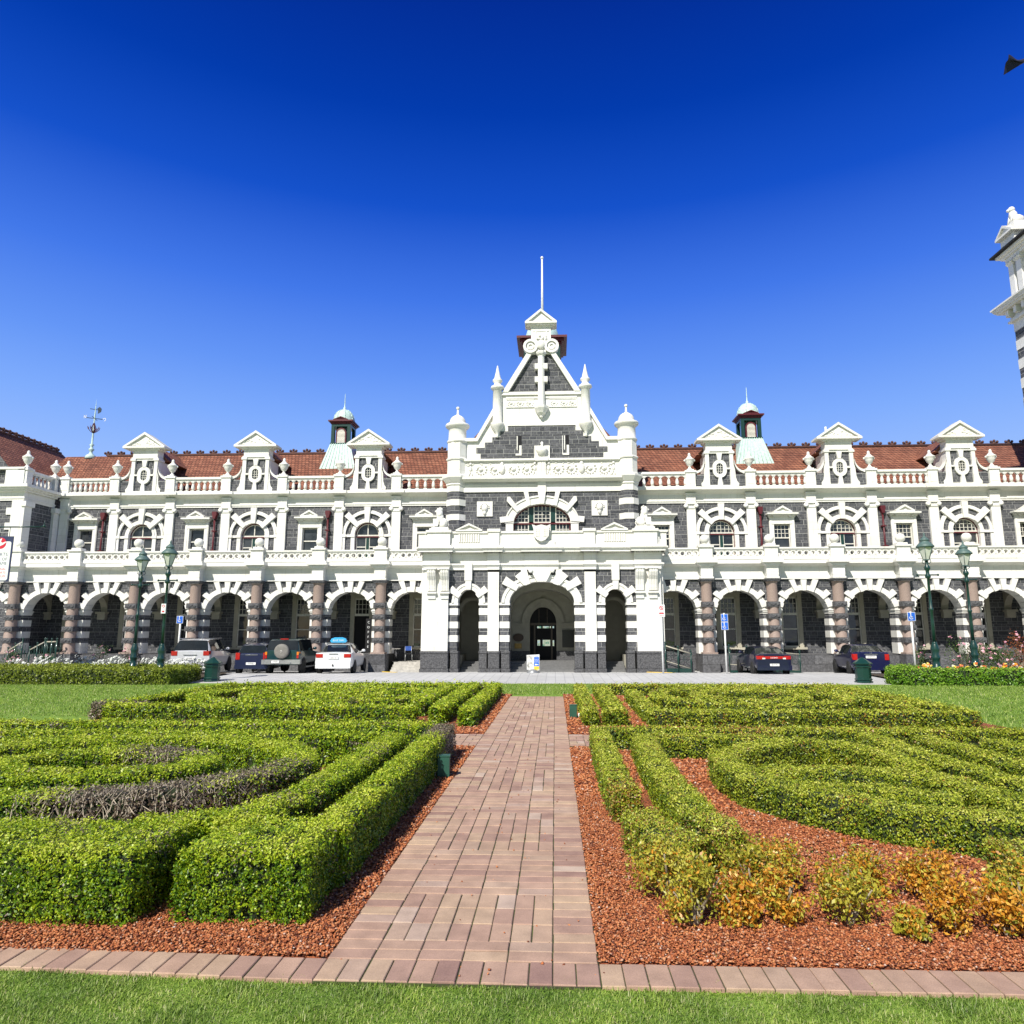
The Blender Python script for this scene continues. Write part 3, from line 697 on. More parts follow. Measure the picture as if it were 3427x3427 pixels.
lion(-1); lion(1)
# porch interior
mb=MB(); yb=U+.1
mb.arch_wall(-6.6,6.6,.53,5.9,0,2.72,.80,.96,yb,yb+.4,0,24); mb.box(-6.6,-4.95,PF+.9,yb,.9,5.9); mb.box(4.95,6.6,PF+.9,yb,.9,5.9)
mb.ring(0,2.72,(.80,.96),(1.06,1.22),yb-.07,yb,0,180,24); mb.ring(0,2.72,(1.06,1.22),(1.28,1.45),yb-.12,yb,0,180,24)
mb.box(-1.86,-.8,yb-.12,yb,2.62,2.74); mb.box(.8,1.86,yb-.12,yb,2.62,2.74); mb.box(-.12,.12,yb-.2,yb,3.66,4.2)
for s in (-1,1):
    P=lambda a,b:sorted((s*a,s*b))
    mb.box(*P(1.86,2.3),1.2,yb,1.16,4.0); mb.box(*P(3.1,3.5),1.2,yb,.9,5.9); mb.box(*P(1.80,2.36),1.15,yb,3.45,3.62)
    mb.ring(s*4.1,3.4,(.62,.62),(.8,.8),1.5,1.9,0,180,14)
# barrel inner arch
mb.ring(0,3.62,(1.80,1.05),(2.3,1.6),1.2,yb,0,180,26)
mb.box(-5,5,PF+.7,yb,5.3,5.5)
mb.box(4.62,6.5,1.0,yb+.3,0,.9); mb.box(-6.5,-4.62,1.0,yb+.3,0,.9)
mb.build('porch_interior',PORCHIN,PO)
mb=MB(); mb.box(-1.86,-.8,yb-.1,yb-.001,.53,1.07); mb.box(.8,1.86,yb-.1,yb-.001,.53,1.07)
for s in (-1,1): mb.box(*sorted((s*1.86,s*3.0)),1.1,yb,.53,1.16)
mb.build('interior_dado',BLK,PO)
for i in range(4):
    mb=MB(); mb.box(-4.6,4.6,.15+i*.34,yb+.4,i*.133+.001,(i+1)*.133); mb.build('step',plain('porch_step_stone',(.16,.16,.16),.8) if i==0 else bpy.data.materials['porch_step_stone'],PO)
# doorway and what shows through
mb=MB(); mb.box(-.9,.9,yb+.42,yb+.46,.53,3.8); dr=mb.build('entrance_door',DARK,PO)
mb=MB()
for x in (-.52,.52): mb.box(x-.05,x+.05,yb+.32,yb+.4,.53,2.62)
mb.box(-.8,.8,yb+.32,yb+.4,2.6,2.74)
for x in (-.25,.25): mb.box(x-.02,x+.02,yb+.33,yb+.4,2.74,3.6)
mb.build('door_frame',plain('dark_timber',(.05,.03,.02),.4),dr)
LITW,N_,L_,b_=M('far_daylight_windows'); b_.inputs['Base Color'].default_value=(.02,.03,.03,1)
g_=geo(N_); cc=ramp(N_,L_,noise(N_,L_,g_.outputs[0],7),[(.35,(.15,.4,.3)),(.5,(.8,.85,.6)),(.65,(.5,.75,.85))]); L_.new(cc,b_.inputs['Emission Color']); b_.inputs['Emission Strength'].default_value=.55
mb=MB()
for a,b in ((-.36,-.12),(-.02,.34),(.40,.66)): mb.box(a,b,yb+.405,yb+.415,2.42,2.54)
for a,b,c,d in ((-.35,-.19,1.38,1.72),(-.03,.42,1.36,1.72),(.53,.66,1.36,1.7)): mb.box(a,b,yb+.405,yb+.415,c,d)
mb.build('far_window',LITW,dr)
BRZ=plain('bronze_plaque',(.05,.03,.022),.4,.3)
b=len(mb.v); mb=MB(); mb.prism([(-1.48+.32*cos(t*PI/12),1.86+.24*sin(t*PI/12)) for t in range(24)],yb-.12,yb-.02,'y'); mb.build('memorial_plaque',BRZ,PO)
mb=MB(); mb.box(-1.7,-1.28,yb-.11,yb-.02,1.22,1.52); mb.build('brass_plaque',plain('brass_plate',(.25,.17,.06),.35,.7),PO)
mb=MB(); mb.box(1.15,1.85,yb-.1,yb-.02,1.28,2.32); mb.build('notice_board',plain('black_board',(.012,.012,.013),.3),PO)

# ================================================================ the central gable
mb=MB()
mb.arch_wall(-4.75,4.75,5.9,10.56,0,8.70,1.71,1.11,YG,YG+.5,0,30,6.9)
mb.build('gable_wall',BAS,ST)
mb=MB()   # side returns and the body of the block behind the gable
mb.box(-5.3,-4.75,YG+.3,U+3,5.9,13.5); mb.box(4.75,5.3,YG+.3,U+3,5.9,13.5); mb.build('gable_return',BAS,ST)
G=MB()
G.ring(0,8.70,(1.70,1.10),(1.90,1.30),YG-.14,YG+.3,0,180,32); G.ring(0,8.70,(1.90,1.30),(2.14,1.52),YG-.09,YG+.1,0,180,32); G.ring(0,8.70,(2.14,1.52),(2.22,1.62),YG-.15,YG-.001,0,180,32)
for s in (-1,1):
    P=lambda a,b:sorted((s*a,s*b))
    G.box(*P(1.70,2.24),YG-.16,YG+.3,8.62,8.74); G.box(*P(1.73,2.18),YG-.12,YG+.3,7.0,8.62)
    G.prism([(s*1.72,8.74),(s*2.5,8.66),(s*2.55,9.0),(s*1.85,9.08)],YG-.21,YG-.001,'y')
    G.prism([(s*1.32,9.42),(s*1.50,9.28),(s*2.12,9.98),(s*2.08,10.24),(s*1.92,10.24)],YG-.23,YG-.001,'y')
    G.prism([(s*.68,9.72),(s*.88,9.66),(s*1.10,10.54),(s*.82,10.54)],YG-.22,YG-.001,'y')
G.prism([(-.13,9.78),(.13,9.78),(.24,10.54),(-.24,10.54)],YG-.28,YG-.001,'y')
G.box(-4.75,4.75,YG-.08,YG+.5,10.56,11.0); G.box(-4.75,4.75,YG-.13,YG+.5,10.96,11.04); G.box(-.25,.25,YG-.16,YG,10.54,11.2)
n=88
for i in range(n): x=-4.7+9.4*i/n; G.box(x,x+.06,YG-.18,YG-.05,11.05,11.13)
G.box(-4.75,4.75,YG-.07,YG+.5,11.04,11.15)
G.prism([(YG-.2,11.15),(YG+.5,11.15),(YG+.5,11.5),(YG-.5,11.45),(YG-.5,11.3)],-4.8,4.8,'x')
# carved frieze panel and its frame
G.box(-4.75,4.75,YG+.05,YG+.5,11.5,12.45); G.box(-4.75,4.75,YG-.08,YG+.5,12.43,12.50); G.box(-4.75,4.75,YG-.16,YG+.5,12.50,12.62)
G.box(-.25,.25,YG-.12,YG+.1,11.5,12.45); G.box(-.55,.55,YG-.3,YG,11.2,11.55); G.box(-.38,.38,YG-.22,YG,12.46,12.70)
for x in (-.15,-.05,.05,.15): G.box(x-.03,x+.03,YG-.15,YG-.12,11.6,12.4)
G.build('gable_mouldings',W,ST)
# relief carving
mb=MB(); rr=random.Random(5)
for s in (-1,1):
    for j,cx in enumerate((.95,1.75,2.9,3.75)):
        cx*=s
        for q in range(14):     # scroll
            t=q/13*2.2*PI; r=.10+.25*q/13
            mb.blob((cx+r*cos(t)*1.1,YG-.02,11.97+r*sin(t)),.065,6,0,(1,1.2,1))
        mb.blob((cx,YG-.02,11.97),.12,8)
    mb.blob((s*2.42,YG-.03,12.0),.24,10,0,(.8,.6,1.35)); mb.blob((s*2.42,YG-.03,12.32),.12,8)
    for cx in (.42,4.35):
        cx*=s; mb.blob((cx,YG-.02,12.02),.13,8,0,(.8,.8,1.6)); mb.blob((cx,YG-.04,12.32),.09,8); mb.tube((cx-.05,YG-.02,11.85),(cx-.12,YG-.02,11.56),.06,.04); mb.tube((cx+.05,YG-.02,11.85),(cx+.12,YG-.02,11.56),.06,.04); mb.tube((cx-.08,YG-.02,12.2),(cx-.3,YG-.02,12.3),.045,.03)
    for q in range(46):
        mb.blob((s*rr.uniform(.3,4.6),YG+.02,rr.choice((rr.uniform(11.56,11.68),rr.uniform(12.26,12.4)))),rr.uniform(.04,.075),6)
mb.box(-4.74,4.74,YG+.0,YG+.045,11.52,12.42); mb.build('carved_frieze',W,ST)
# basalt field, stepped
yw=YG+.12
mb=MB()
st=[(12.62,13.05,3.76),(13.05,13.38,4.02),(13.38,13.72,3.5),(13.72,14.05,3.04),(14.05,14.42,2.55),(14.42,14.75,2.07)]
for z0,z1,hw in st:
    for a,b in ((-hw,-1.62),(-1.26,-.44),(.44,1.32),(1.68,hw)):
        pass
    mb.box(-hw,hw,yw,yw+.04,z0,z1)
mb.build('gable_masonry',BAS,ST)
# white face behind the steps, with kneelers and raking copings
mb=MB()
mb.prism([(-4.85,12.6),(4.85,12.6),(4.85,13.78),(4.15,13.78),(2.55,16.60),(2.30,16.80),(-2.30,16.80),(-2.55,16.60),(-4.15,13.78),(-4.85,13.78)],yw+.03,yw+.5,'y')
for s in (-1,1):
    mb.prism([(s*4.85,13.78),(s*4.85,13.98),(s*4.05,13.98),(s*2.95,15.95),(s*2.78,15.83),(s*3.95,13.78)],yw-.14,yw+.6,'y')
    mb.box(*sorted((s*1.26,s*1.30)),yw-.001,yw+.02,12.9,14.1)
mb.prism([(-2.10,14.75),(-1.9,14.88),(-1.4,14.9),(-1.25,15.02),(-.5,15.02),(-.35,14.88),(.35,14.88),(.5,15.02),(1.25,15.02),(1.4,14.9),(1.9,14.88),(2.1,14.75)],yw-.04,yw+.03,'y')
mb.box(-2.5,2.5,yw-.10,yw+.5,16.72,16.92); mb.box(-2.2,2.2,yw-.03,yw+.03,16.5,16.62)
# upper triangle
mb.prism([(-2.15,16.92),(2.2,16.92),(.66,19.5),(-.60,19.5)],yw+.10,yw+.5,'y',1)
for s in (-1,1):
    mb.prism([(s*2.42,16.92),(s*2.05,16.92),(s*.52,19.5),(s*.86,19.5)],yw-.14,yw+.55,'y')
mb.box(-.62,.62,yw-.02,yw+.5,19.4,21.2); mb.box(-.70,.70,yw-.08,yw+.5,21.2,21.32); mb.box(-.5,.5,yw-.05,yw,20.9,21.0)
mb.box(-.38,-.30,yw-.06,yw,20.2,20.9); mb.box(.30,.38,yw-.06,yw,20.2,20.9)
mb.build('gable_face',[W,BAS],ST)
mb=MB(); mb.pediment(-1.0,1.0,21.36,22.32,yw-.3,yw+.7,.14); mb.box(-.88,.88,yw-.2,yw+.6,21.28,21.36); mb.build('gable_pediment',W,ST)
# scroll ornament
mb=MB(); 
for s in (-1,1):
    for r0,r1,e in ((.30,.46,.22),(.12,.22,.16)): mb.ring(s*.66,19.88,r0,r1,yw-e,yw+.1,0,360,18)
    b=len(mb.v); mb.prism([(s*.66+.44*cos(t*PI/10),19.88+.44*sin(t*PI/10)) for t in range(20)],yw-.1,yw+.2,'y')
mb.blob((0,yw-.18,19.95),.26,12,0,(1,.6,1.2)); mb.box(-.3,.3,yw-.12,yw,19.35,20.7)
for i in range(10): mb.blob((rr.uniform(-.35,.35),yw-.16,rr.uniform(20.3,20.6)),.06,6)
mb.build('scroll_ornament',W,ST)
# central colonnette with corbel
mb=MB(); cy=yw-.12
mb.lathe([(.05,15.2),(.12,15.26),(.10,15.34),(.28,15.5),(.34,15.62),(.44,15.78),(.46,15.92),(.22,16.0),(.21,19.2),(.30,19.3),(.34,19.42),(.30,19.48)],0,cy,8,0,PI/8,1,1,False)
mb.box(-.40,.40,yw-.25,yw+.1,17.5,17.85); mb.box(-.40,.40,yw-.25,yw+.1,18.35,18.7); mb.build('colonnette',W,ST)
# small flanking turrets
for s in (-1,1):
    mb=MB(); x=s*2.73
    mb.lathe([(.05,14.0),(.10,14.05),(.07,14.15),(.14,14.35),(.34,14.6),(.42,14.78),(.42,14.9),(.30,15.0),(.28,17.05),(.40,17.12),(.43,17.2),(.40,17.28),(.25,17.36),(.20,17.5),(.30,17.62),(.30,17.72),(.21,17.8),(.12,18.2),(.03,18.65),(0,18.68)],x,yw-.05,12); mb.build('finial_turret',W,ST)
# upper carved panel
mb=MB(); 
for s_ in (-1,1):
    for cx in (.75,1.35,1.9):
        for q in range(11): t=q/10*2*PI; r=.07+.13*q/10; mb.blob((s_*cx+r*cos(t)*1.2,yw-.0,16.2+r*sin(t)),.05,6)
        mb.blob((s_*cx,yw,16.2),.08,6)
    mb.box(*sorted((s_*.45,s_*2.2)),yw-.03,yw+.029,15.93,15.98); mb.box(*sorted((s_*.45,s_*2.2)),yw-.03,yw+.029,16.42,16.47); mb.box(*sorted((s_*2.15,s_*2.2)),yw-.028,yw+.029,15.98,16.42)
mb.box(-2.15,2.15,yw+.0,yw+.02,15.98,16.42); mb.build('carved_panel',W,ST)
# corner turrets
for s in (-1,1):
    x=s*5.22; y=YG+.25; mb=MB()
    for a,b,m,r in ((5.9,8.82,1,.60),(8.82,9.19,0,.64),(9.19,9.72,1,.60),(9.72,10.1,0,.64),(10.1,10.58,1,.60)):
        mb.lathe([(r,a),(r,b)],x,y,8,m,PI/8,1,1,False)
    mb.lathe([(.62,10.58),(.62,10.95),(.68,11.0),(.66,11.1),(.72,11.15),(.92,11.42),(.92,11.52),(.66,11.6),(.62,11.7)],x,y,8,0,PI/8,1,1,False)
    mb.lathe([(.61,11.7),(.61,12.55),(.68,12.58),(.70,12.64),(.60,12.72)],x,y,8,0,PI/8,1,1,False)
    mb.lathe([(.60,12.72),(.60,13.62),(.57,13.70)],x,y,8,0,PI/8,1,1,False)
    mb.lathe([(.57,13.66),(.64,13.74),(.64,13.82),(.56,13.88),(.54,14.55),(.60,14.62),(.72,14.72),(.76,14.82),(.72,14.9),(.60,14.92),(.50,14.98),(.50,15.06),(.47,15.2),(.38,15.36),(.22,15.48),(.10,15.54),(.07,15.6),(.05,15.88)],x,y,18)
    mb.blob((x,y,15.98),.11,10); mb.build('corner_turret',[W,BAS],ST)
    mb=MB(); mb.box(*sorted((s*2.98,s*3.93)),YG-.07,YG-.001,9.07,9.99); c=s*3.46
    mb.blob((c,YG-.1,9.58),.20,12,0,(1,.7,1.2)); mb.blob((c,YG-.1,9.32),.12,8,0,(.9,.8,1.6))
    for i in range(9):
        t=PI*(.0+i/8); mb.blob((c+.25*cos(t),YG-.09,9.6+.26*sin(t)),.055,6)
    mb.build('relief_panel',W,ST)
# crown bracket and slit windows
mb=MB(); mb.box(-.45,.50,yw-.12,yw-.001,12.66,13.45); 
for i in range(7): mb.blob((-.28+i*.1,yw-.2,13.15),.07,6)
mb.lathe([(.16,12.7),(.3,13.0),(.34,13.2),(.2,13.25),(.06,13.45),(.1,13.6),(0,13.7)],.02,yw-.2,10); mb.build('carved_crown',W,ST)
for x in (-1.38,1.53):
    mb=MB(); mb.box(x-.15,x+.15,yw-.012,yw-.004,13.2,14.12); o=mb.build('slit_window',DARK,ST)
    f=MB(); f.box(x-.15,x-.09,yw-.02,yw-.013,13.2,14.1); f.box(x+.0,x+.15,yw-.03,yw-.013,12.92,13.5); f.box(x-.22,x+.15,yw-.05,yw-.013,12.86,12.98); f.build('sill',W,o)
# big window
mb=MB(); n=30; P=[(1.72*cos(PI*i/n),8.7+1.11*sin(PI*i/n)) for i in range(n+1)]+[(-1.72,6.95),(1.72,6.95)]; mb.prism(P,YG+.34,YG+.36,'y'); bw=mb.build('gable_window',GLS,ST)
f=MB(); y0,y1=YG+.26,YG+.33
f.ring(0,8.7,(1.62,1.02),(1.71,1.11),y0,y1,0,180,30,1); f.box(-1.70,1.70,y0-.08,y1,8.60,8.68,1); f.box(-1.70,1.70,y0-.03,y1,8.68,8.76,0)
for s in (-1,1):
    f.box(*sorted((s*.52,s*.80)),y0-.03,y1,7,9.62,2); f.box(*sorted((s*1.64,s*1.71)),y0,y1,7,8.6,1)
    f.box(*sorted((s*.46,s*.52)),y0-.02,y1,7,9.7,0); f.box(*sorted((s*.80,s*.86)),y0-.02,y1,7,9.62,0)
def topz(x): return 8.7+1.03*math.sqrt(max(0,1-(x/1.64)**2))
for x in (-.23,0,.23,-1.05,-1.25,-1.45,1.05,1.25,1.45): f.box(x-.018,x+.018,y0+.01,y1,7,topz(x),0)
for z in (7.4,7.7,8.0,8.3,8.98,9.2,9.42):
    wz=1.64*math.sqrt(max(0,1-((z-8.7)/1.03)**2)) if z>8.7 else 1.64
    f.box(-.46,.46,y0+.02,y1,z-.018,z+.018,0)
    if wz>.9: f.box(-wz,-.86,y0+.02,y1,z-.018,z+.018,0); f.box(.86,wz,y0+.02,y1,z-.018,z+.018,0)
f.build('sash',[FRM,MAR,GRN],bw)
# pavilion roof, lantern, flagpole
mb=MB(); i=0; mb.v+=[(-4.9,yw+.5,13.4),(4.9,yw+.5,13.4),(4.9,U+9,13.4),(-4.9,U+9,13.4),(-1.5,U+2.6,18.6),(1.5,U+2.6,18.6),(1.5,U+5.5,18.6),(-1.5,U+5.5,18.6)]
for j in range(4): k=(j+1)%4; mb.face((j,k,4+k,4+j))
mb.face((4,5,6,7)); mb.face((3,2,1,0)); mb.build('pavilion_roof',TILE,ST)
ly=U+4.2; lo=empty('lantern',(0,0,0),0,ST)
mb=MB()
for sx in(-1,1):
    for sy in(-1,1): mb.box(*sorted((sx*.95,sx*1.25)),*sorted((ly+sy*.95,ly+sy*1.25)),18.5,21.7)
mb.box(-1,1,ly-1,ly+1,18.5,21.7); mb.build('lantern_post',GRN,lo)
mb=MB(); mb.box(-1.35,1.35,ly-1.35,ly+1.35,21.6,21.8); mb.box(-1.5,1.5,ly-1.5,ly+1.5,21.8,22.0); mb.box(-1.72,1.72,ly-1.72,ly+1.72,22.0,22.16); mb.build('lantern_cornice',MAR,lo)
mb=MB(); mb.lathe([(1.22,22.16),(1.22,22.35),(1.18,22.8),(1.05,23.2),(.8,23.55),(.4,23.8),(.1,23.88)],0,ly,20); mb.build('dome',COP,lo)
mb=MB(); mb.tube((0.02,ly,23.7),(0.02,ly,28.75),.10,.06,10); mb.blob((.02,ly,28.8),.12,8); mb.build('flagpole',WHITEP,ST)
# ================================================================ west wing (projects to the arcade front)
wx=UX(-8.5)-.15
mb=MB(); mb.box(wx-8,wx-.001,-.1,U+1,5.9,9.95,0); mb.box(wx-8,wx-.002,.25,U+1,0,5.9,0); mb.box(wx-8,wx-.5,-.0,U+1,9.95,11.2,0)
mb.box(wx-8,wx-1.2,-.02,0.3,11.0,11.9,0)
mb.build('wing_wall',BAS,ST)
mb=MB()
for y in (.1,U-.3):       # pilasters on the return wall
    mb.box(wx,wx+.18,y-.3,y+.3,5.9,9.6); mb.box(wx,wx+.3,y-.38,y+.38,9.6,9.9)
mb.box(wx-.62,wx-.01,-.2,-.1,5.9,9.95); 
for z in (6.4,7.3,8.2,9.1): mb.box(wx-.95,wx-.62,-.17,-.1,z,z+.42)
def band(y0,y1,z0,z1,e): mb.box(wx-8,wx+e,-.1-e,U+.0,z0,z1)
for z0,z1,e in ((9.95,10.06,.06),(10.06,10.15,.10),(10.15,10.5,.03),(10.5,10.62,.2),(10.62,10.72,.35),(10.72,10.8,.5),(10.8,10.9,.45)): mb.box(wx-8,wx+e,-.1-e,U-.45,z0,z1)
mb.box(wx-1.2,wx-.05,-.25,.1,10.9,11.9); mb.box(wx-8,wx-.03,-.3,.14,11.86,11.98)
mb.build('wing_stonework',W,ST)
o=MB(); o.box(wx-.28,wx-.02,.2,U-.5,10.9,10.965); o.box(wx-.25,wx-.05,.2,U-.5,11.64,11.72); o.box(wx-.32,wx+.02,.2,U-.5,11.72,11.86); ro=o.build('roof_balustrade',W,ST)
for i in range(7): inst('baluster',mbu,ro,(wx-.15,.45+i*.34,0))
for (x,y) in ((wx-.15,0.05),(wx-.15,U-.45)): 
    pm=MB(); pm.box(x-.24,x+.24,y-.24,y+.24,10.9,11.8); pm.box(x-.3,x+.3,y-.3,y+.3,11.8,11.93); po=pm.build('parapet_pedestal',W,ST); inst('urn',murn,po,(x,y,0))
# wing roof, valley meets the main ridge at the weather vane
rx=wx-4.05; zr=14.95
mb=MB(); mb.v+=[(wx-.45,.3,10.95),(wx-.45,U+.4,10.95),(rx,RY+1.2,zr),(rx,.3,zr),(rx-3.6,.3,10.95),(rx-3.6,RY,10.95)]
mb.face((0,1,2,3)); mb.face((3,2,5,4)); mb.face((0,3,4),1); mb.v+=[(wx-.45,RY+3,10.95)]; mb.face((1,6,2)); mb.build('wing_roof',[TILE,BAS],ST)  # front gable end in dark basalt, its colour standing in for shade
mb=MB(); crest(mb,(rx,.4,zr+.02),(rx,RY+1.0,zr+.02),.55); mb.build('ridge_cresting',RIDGE,ST)
# weather vane
vx,vy=wx-1.1,RY-.0; v=empty('weather_vane',(vx,vy,0),0,ST)
mb=MB(); mb.lathe([(.38,14.25),(.32,14.5),(.13,14.65),(.08,14.8),(.16,14.9),(.19,14.98),(.10,15.05),(.08,15.2),(.16,15.3),(.06,15.4),(.06,15.9),(.05,16.2),(.04,17.0),(.05,17.3),(.02,18.2),(0,18.7)],0,0,12); mb.build('spire',COP,v)
mb=MB()
for i in range(8):
    a=i*PI/4; mb.path([(0,0,16.15),(.2*cos(a),.2*sin(a),16.3),(.34*cos(a),.34*sin(a),16.45),(.38*cos(a),.38*sin(a),16.62)],.022,5); mb.path([(.05*cos(a),.05*sin(a),16.2),(.17*cos(a),.17*sin(a),16.5),(.03*cos(a),.03*sin(a),16.9)],.018,5)
mb.build('iron_crown',MAR,v)
mb=MB(); mb.tube((-.5,-.15,17.28),(.5,.15,17.22),.025); mb.tube((-.15,.5,17.25),(.15,-.5,17.25),.02); mb.tube((-.4,0,17.98),(.35,0,17.85),.025)
mb.prism([(.2,17.6),(.42,17.72),(.45,17.95),(.3,18.1),(.12,17.98),(.2,17.85)],-.015,.015,'y'); mb.build('vane_arrow',plain('dark_iron',(.02,.04,.07),.5),v)
mb=MB(); mb.box(-.66,-.63,-.2,-.18,17.22,17.45); mb.box(-.52,-.49,-.2,-.18,17.22,17.45); mb.prism([(-.66,17.45),(-.63,17.45),(-.49,17.22),(-.52,17.22)],-.2,-.18,'y'); mb.ring(.62,17.2,.09,.12,.14,.16,-90,180,12); mb.build('compass_letter',WHITEP,v)

# ================================================================ the clock tower on the right
T=empty('clock_tower',(28.2,35.9,ZR+.4)); tag(T,'banded dark and white stone tower cut off by the right edge of the picture','tower')
w=6.1
mb=MB(); z=0; i=0
while z<19.9:
    h=.6; e=.02 if i%2 else 0; mb.box(-e,w+e,-e,w+e,z,z+h,0 if i%2 else 1); z+=h; i+=1
mb.build('tower_shaft',[W,BAS],T)
def lip(mb,z0,z1,e,m=0): mb.box(-e,w+e,-e,w+e,z0,z1,m)
mb=MB(); zc=z; lip(mb,zc,zc+.12,.22); lip(mb,zc+.12,zc+.3,.12); lip(mb,zc+.3,zc+.75,.05)
for q in range(9):
    for y0,y1,x0,x1 in ((-.42,-.05,.1+q*.72,.36+q*.72),): mb.box(x0,x1,y0,y1,zc+.32,zc+.74)
    mb.box(-.42,-.05,.1+q*.72,.36+q*.72,zc+.32,zc+.74)
lip(mb,zc+.75,zc+.85,.6); lip(mb,zc+.85,zc+.95,.7); lip(mb,zc+.95,zc+1.05,.75); lip(mb,zc+1.05,zc+1.15,.82)
mb.build('tower_cornice',W,T)
z1=zc+1.15
mb=MB(); mb.box(.2,w-.2,.2,w-.2,z1,z1+3.2)
for q in (w-.55,w-1.25,.1,.8): mb.box(.0,.25,q,q+.45,z1,z1+2.5); mb.box(-.06,.3,q-.06,q+.51,z1+2.5,z1+2.8); [mb.blob((-.05,q+t*.11,z1+2.62+.06*(t%2)),.1,6) for t in range(5)]
mb.box(-.0,.22,1.6,2.1,z1+1.5,z1+1.7); mb.box(-.0,.22,4.0,4.4,z1+1.5,z1+1.7)
b=len(mb.v); mb.ring(3.05,z1+1.6,.75,1.1,0,.25,0,180,16); mb.xf(b,lambda v:Vector((v.y,v.x,v.z)))
lip(mb,z1+2.8,z1+3.0,.05); lip(mb,z1+3.0,z1+3.15,.2); lip(mb,z1+3.15,z1+3.3,.4); mb.build('tower_belfry',W,T)
mb=MB(); mb.box(.18,.2,2.3,3.8,z1+.2,z1+1.6); mb.build('clock_opening',MAR,T)
z2=z1+3.3; mb=MB(); lip(mb,z2,z2+.12,.62); mb.build('tower_gutter',DARK,T)
mb=MB(); z3=z2+.12; c=w-.6; mb.box(-.15,1.1,w-1.2,w+.1,z3,z3+.8); b=len(mb.v); mb.pediment(-.75,.85,z3+.8,z3+1.5,-.45,1.3,.14); mb.xf(b,lambda v:Vector((v.y,w-.6-v.x,v.z))); mb.box(.0,1,w-1.1,w-.1,z3+1.2,z3+1.6); mb.build('tower_pinnacle',W,T)
mb=MB(); zl=z3+1.6; cx,cy=.45,w-.6
mb.blob((cx+.1,cy-.1,zl+.28),.33,10,0,(1.1,.8,.9)); mb.blob((cx-.1,cy,zl+.6),.25,10,0,(1,.9,1.4)); mb.blob((cx-.16,cy,zl+.98),.2,10); mb.blob((cx-.34,cy+.05,zl+.94),.1,8)
for q in(-.13,.13): mb.tube((cx-.2,cy+q,zl+.65),(cx-.38,cy+q,zl+.05),.08,.06)
mb.build('lion_statue',W,T)
mb=MB(); rr=random.Random(8)
for i in range(30):
    t=i/29; mb.blob((.3,w-1.7-t*1.3+rr.uniform(-.12,.12),z3+.3+t*3.0+rr.uniform(-.2,.2)),rr.uniform(.12,.26),8)
mb.prism([(w-1.6,z3),(2,z3),(2,z3+3.3),(w-3,z3+3.3)],.3,.8,'x'); mb.build('carved_scrollwork',W,T)
# flag high on the right, on its pole
F=empty('flag_on_pole',(27.3,30.0,ZR-.45)); tag(F,'dark navy and white flag fluttering at the top right corner','flag')
def flagz(u,v):
    return (-6.2*u, .35*sin(u*11+v*2)*u+.12*sin(u*23), 29.75-2.0*u*u*.5-v*(1.0-.60*u)+.10*sin(u*19+v*4)+.08*sin(v*9+u*8))
mb=MB(); nu,nv=60,14
for i in range(nu+1):
    for j in range(nv+1): mb.v.append(flagz(i/nu,j/nv))
for i in range(nu):
    for j in range(nv):
        a=i*(nv+1)+j; u,v=i/nu,j/nv
        white=(abs(v-.12-.1*sin(u*9))<.04 and .3<u<.88) or (abs(v-.42+.9*(u-.8))<.05 and u<.9)
        mb.face((a,a+nv+1,a+nv+2,a+1),1 if white else 0,True)
mb.build('flag_cloth',[plain('navy_cloth',(.006,.007,.03),.8),plain('white_cloth',(.8,.8,.82),.8)],F)
mb=MB(); mb.tube((0.05,0,0),(0.05,0,30.6),.14,.07,10); mb.blob((.05,0,30.7),.14,8); mb.build('flagpole',WHITEP,F)
# ================================================================ ground, path, garden
def gz(y):
    P=[(-50,0),(19.9,0),(30.0,-.36),(30.3,-.36),(35.5,-.26),(38,-.34),(39.2,-.43),(500,-.43)]
    for (a,za),(b,zb) in zip(P[:-1],P[1:]):
        if y<=b: return za+(zb-za)*(y-a)/(b-a)
    return -.43
def sheet(name,x0,x1,ys,off,mat,nx=1):
    mb=MB()
    for y in ys:
        for i in range(nx+1): mb.v.append((x0+(x1-x0)*i/nx,y,gz(y)+off))
    for j in range(len(ys)-1):
        for i in range(nx): a=j*(nx+1)+i; mb.face((a,a+1,a+nx+2,a+nx+1))
    return tag(mb.build(name,mat),kind='structure')
def lawn_mat():
    m,N,L,b=M('lawn'); g=geo(N); P=g.outputs[0]
    mp=N.new('ShaderNodeMapping'); mp.inputs['Scale'].default_value=(1,2.2,1); L.new(P,mp.inputs[0])
    c=ramp(N,L,noise(N,L,mp.outputs[0],22,8,.75),[(.35,(.11,.21,.025)),(.5,(.23,.38,.055)),(.68,(.38,.52,.11))])
    k=ramp(N,L,noise(N,L,mp.outputs[0],.7,5,.6),[(.35,(.80,.85,.8)),(.65,(1.15,1.12,1.1))])
    L.new(mixc(N,L,1,c,k,'MULTIPLY'),b.inputs['Base Color']); b.inputs['Roughness'].default_value=.9; b.inputs['Specular IOR Level'].default_value=.2
    bump(N,L,b,noise(N,L,P,60,4,.7),1,.03); return m
LAWN=lawn_mat()
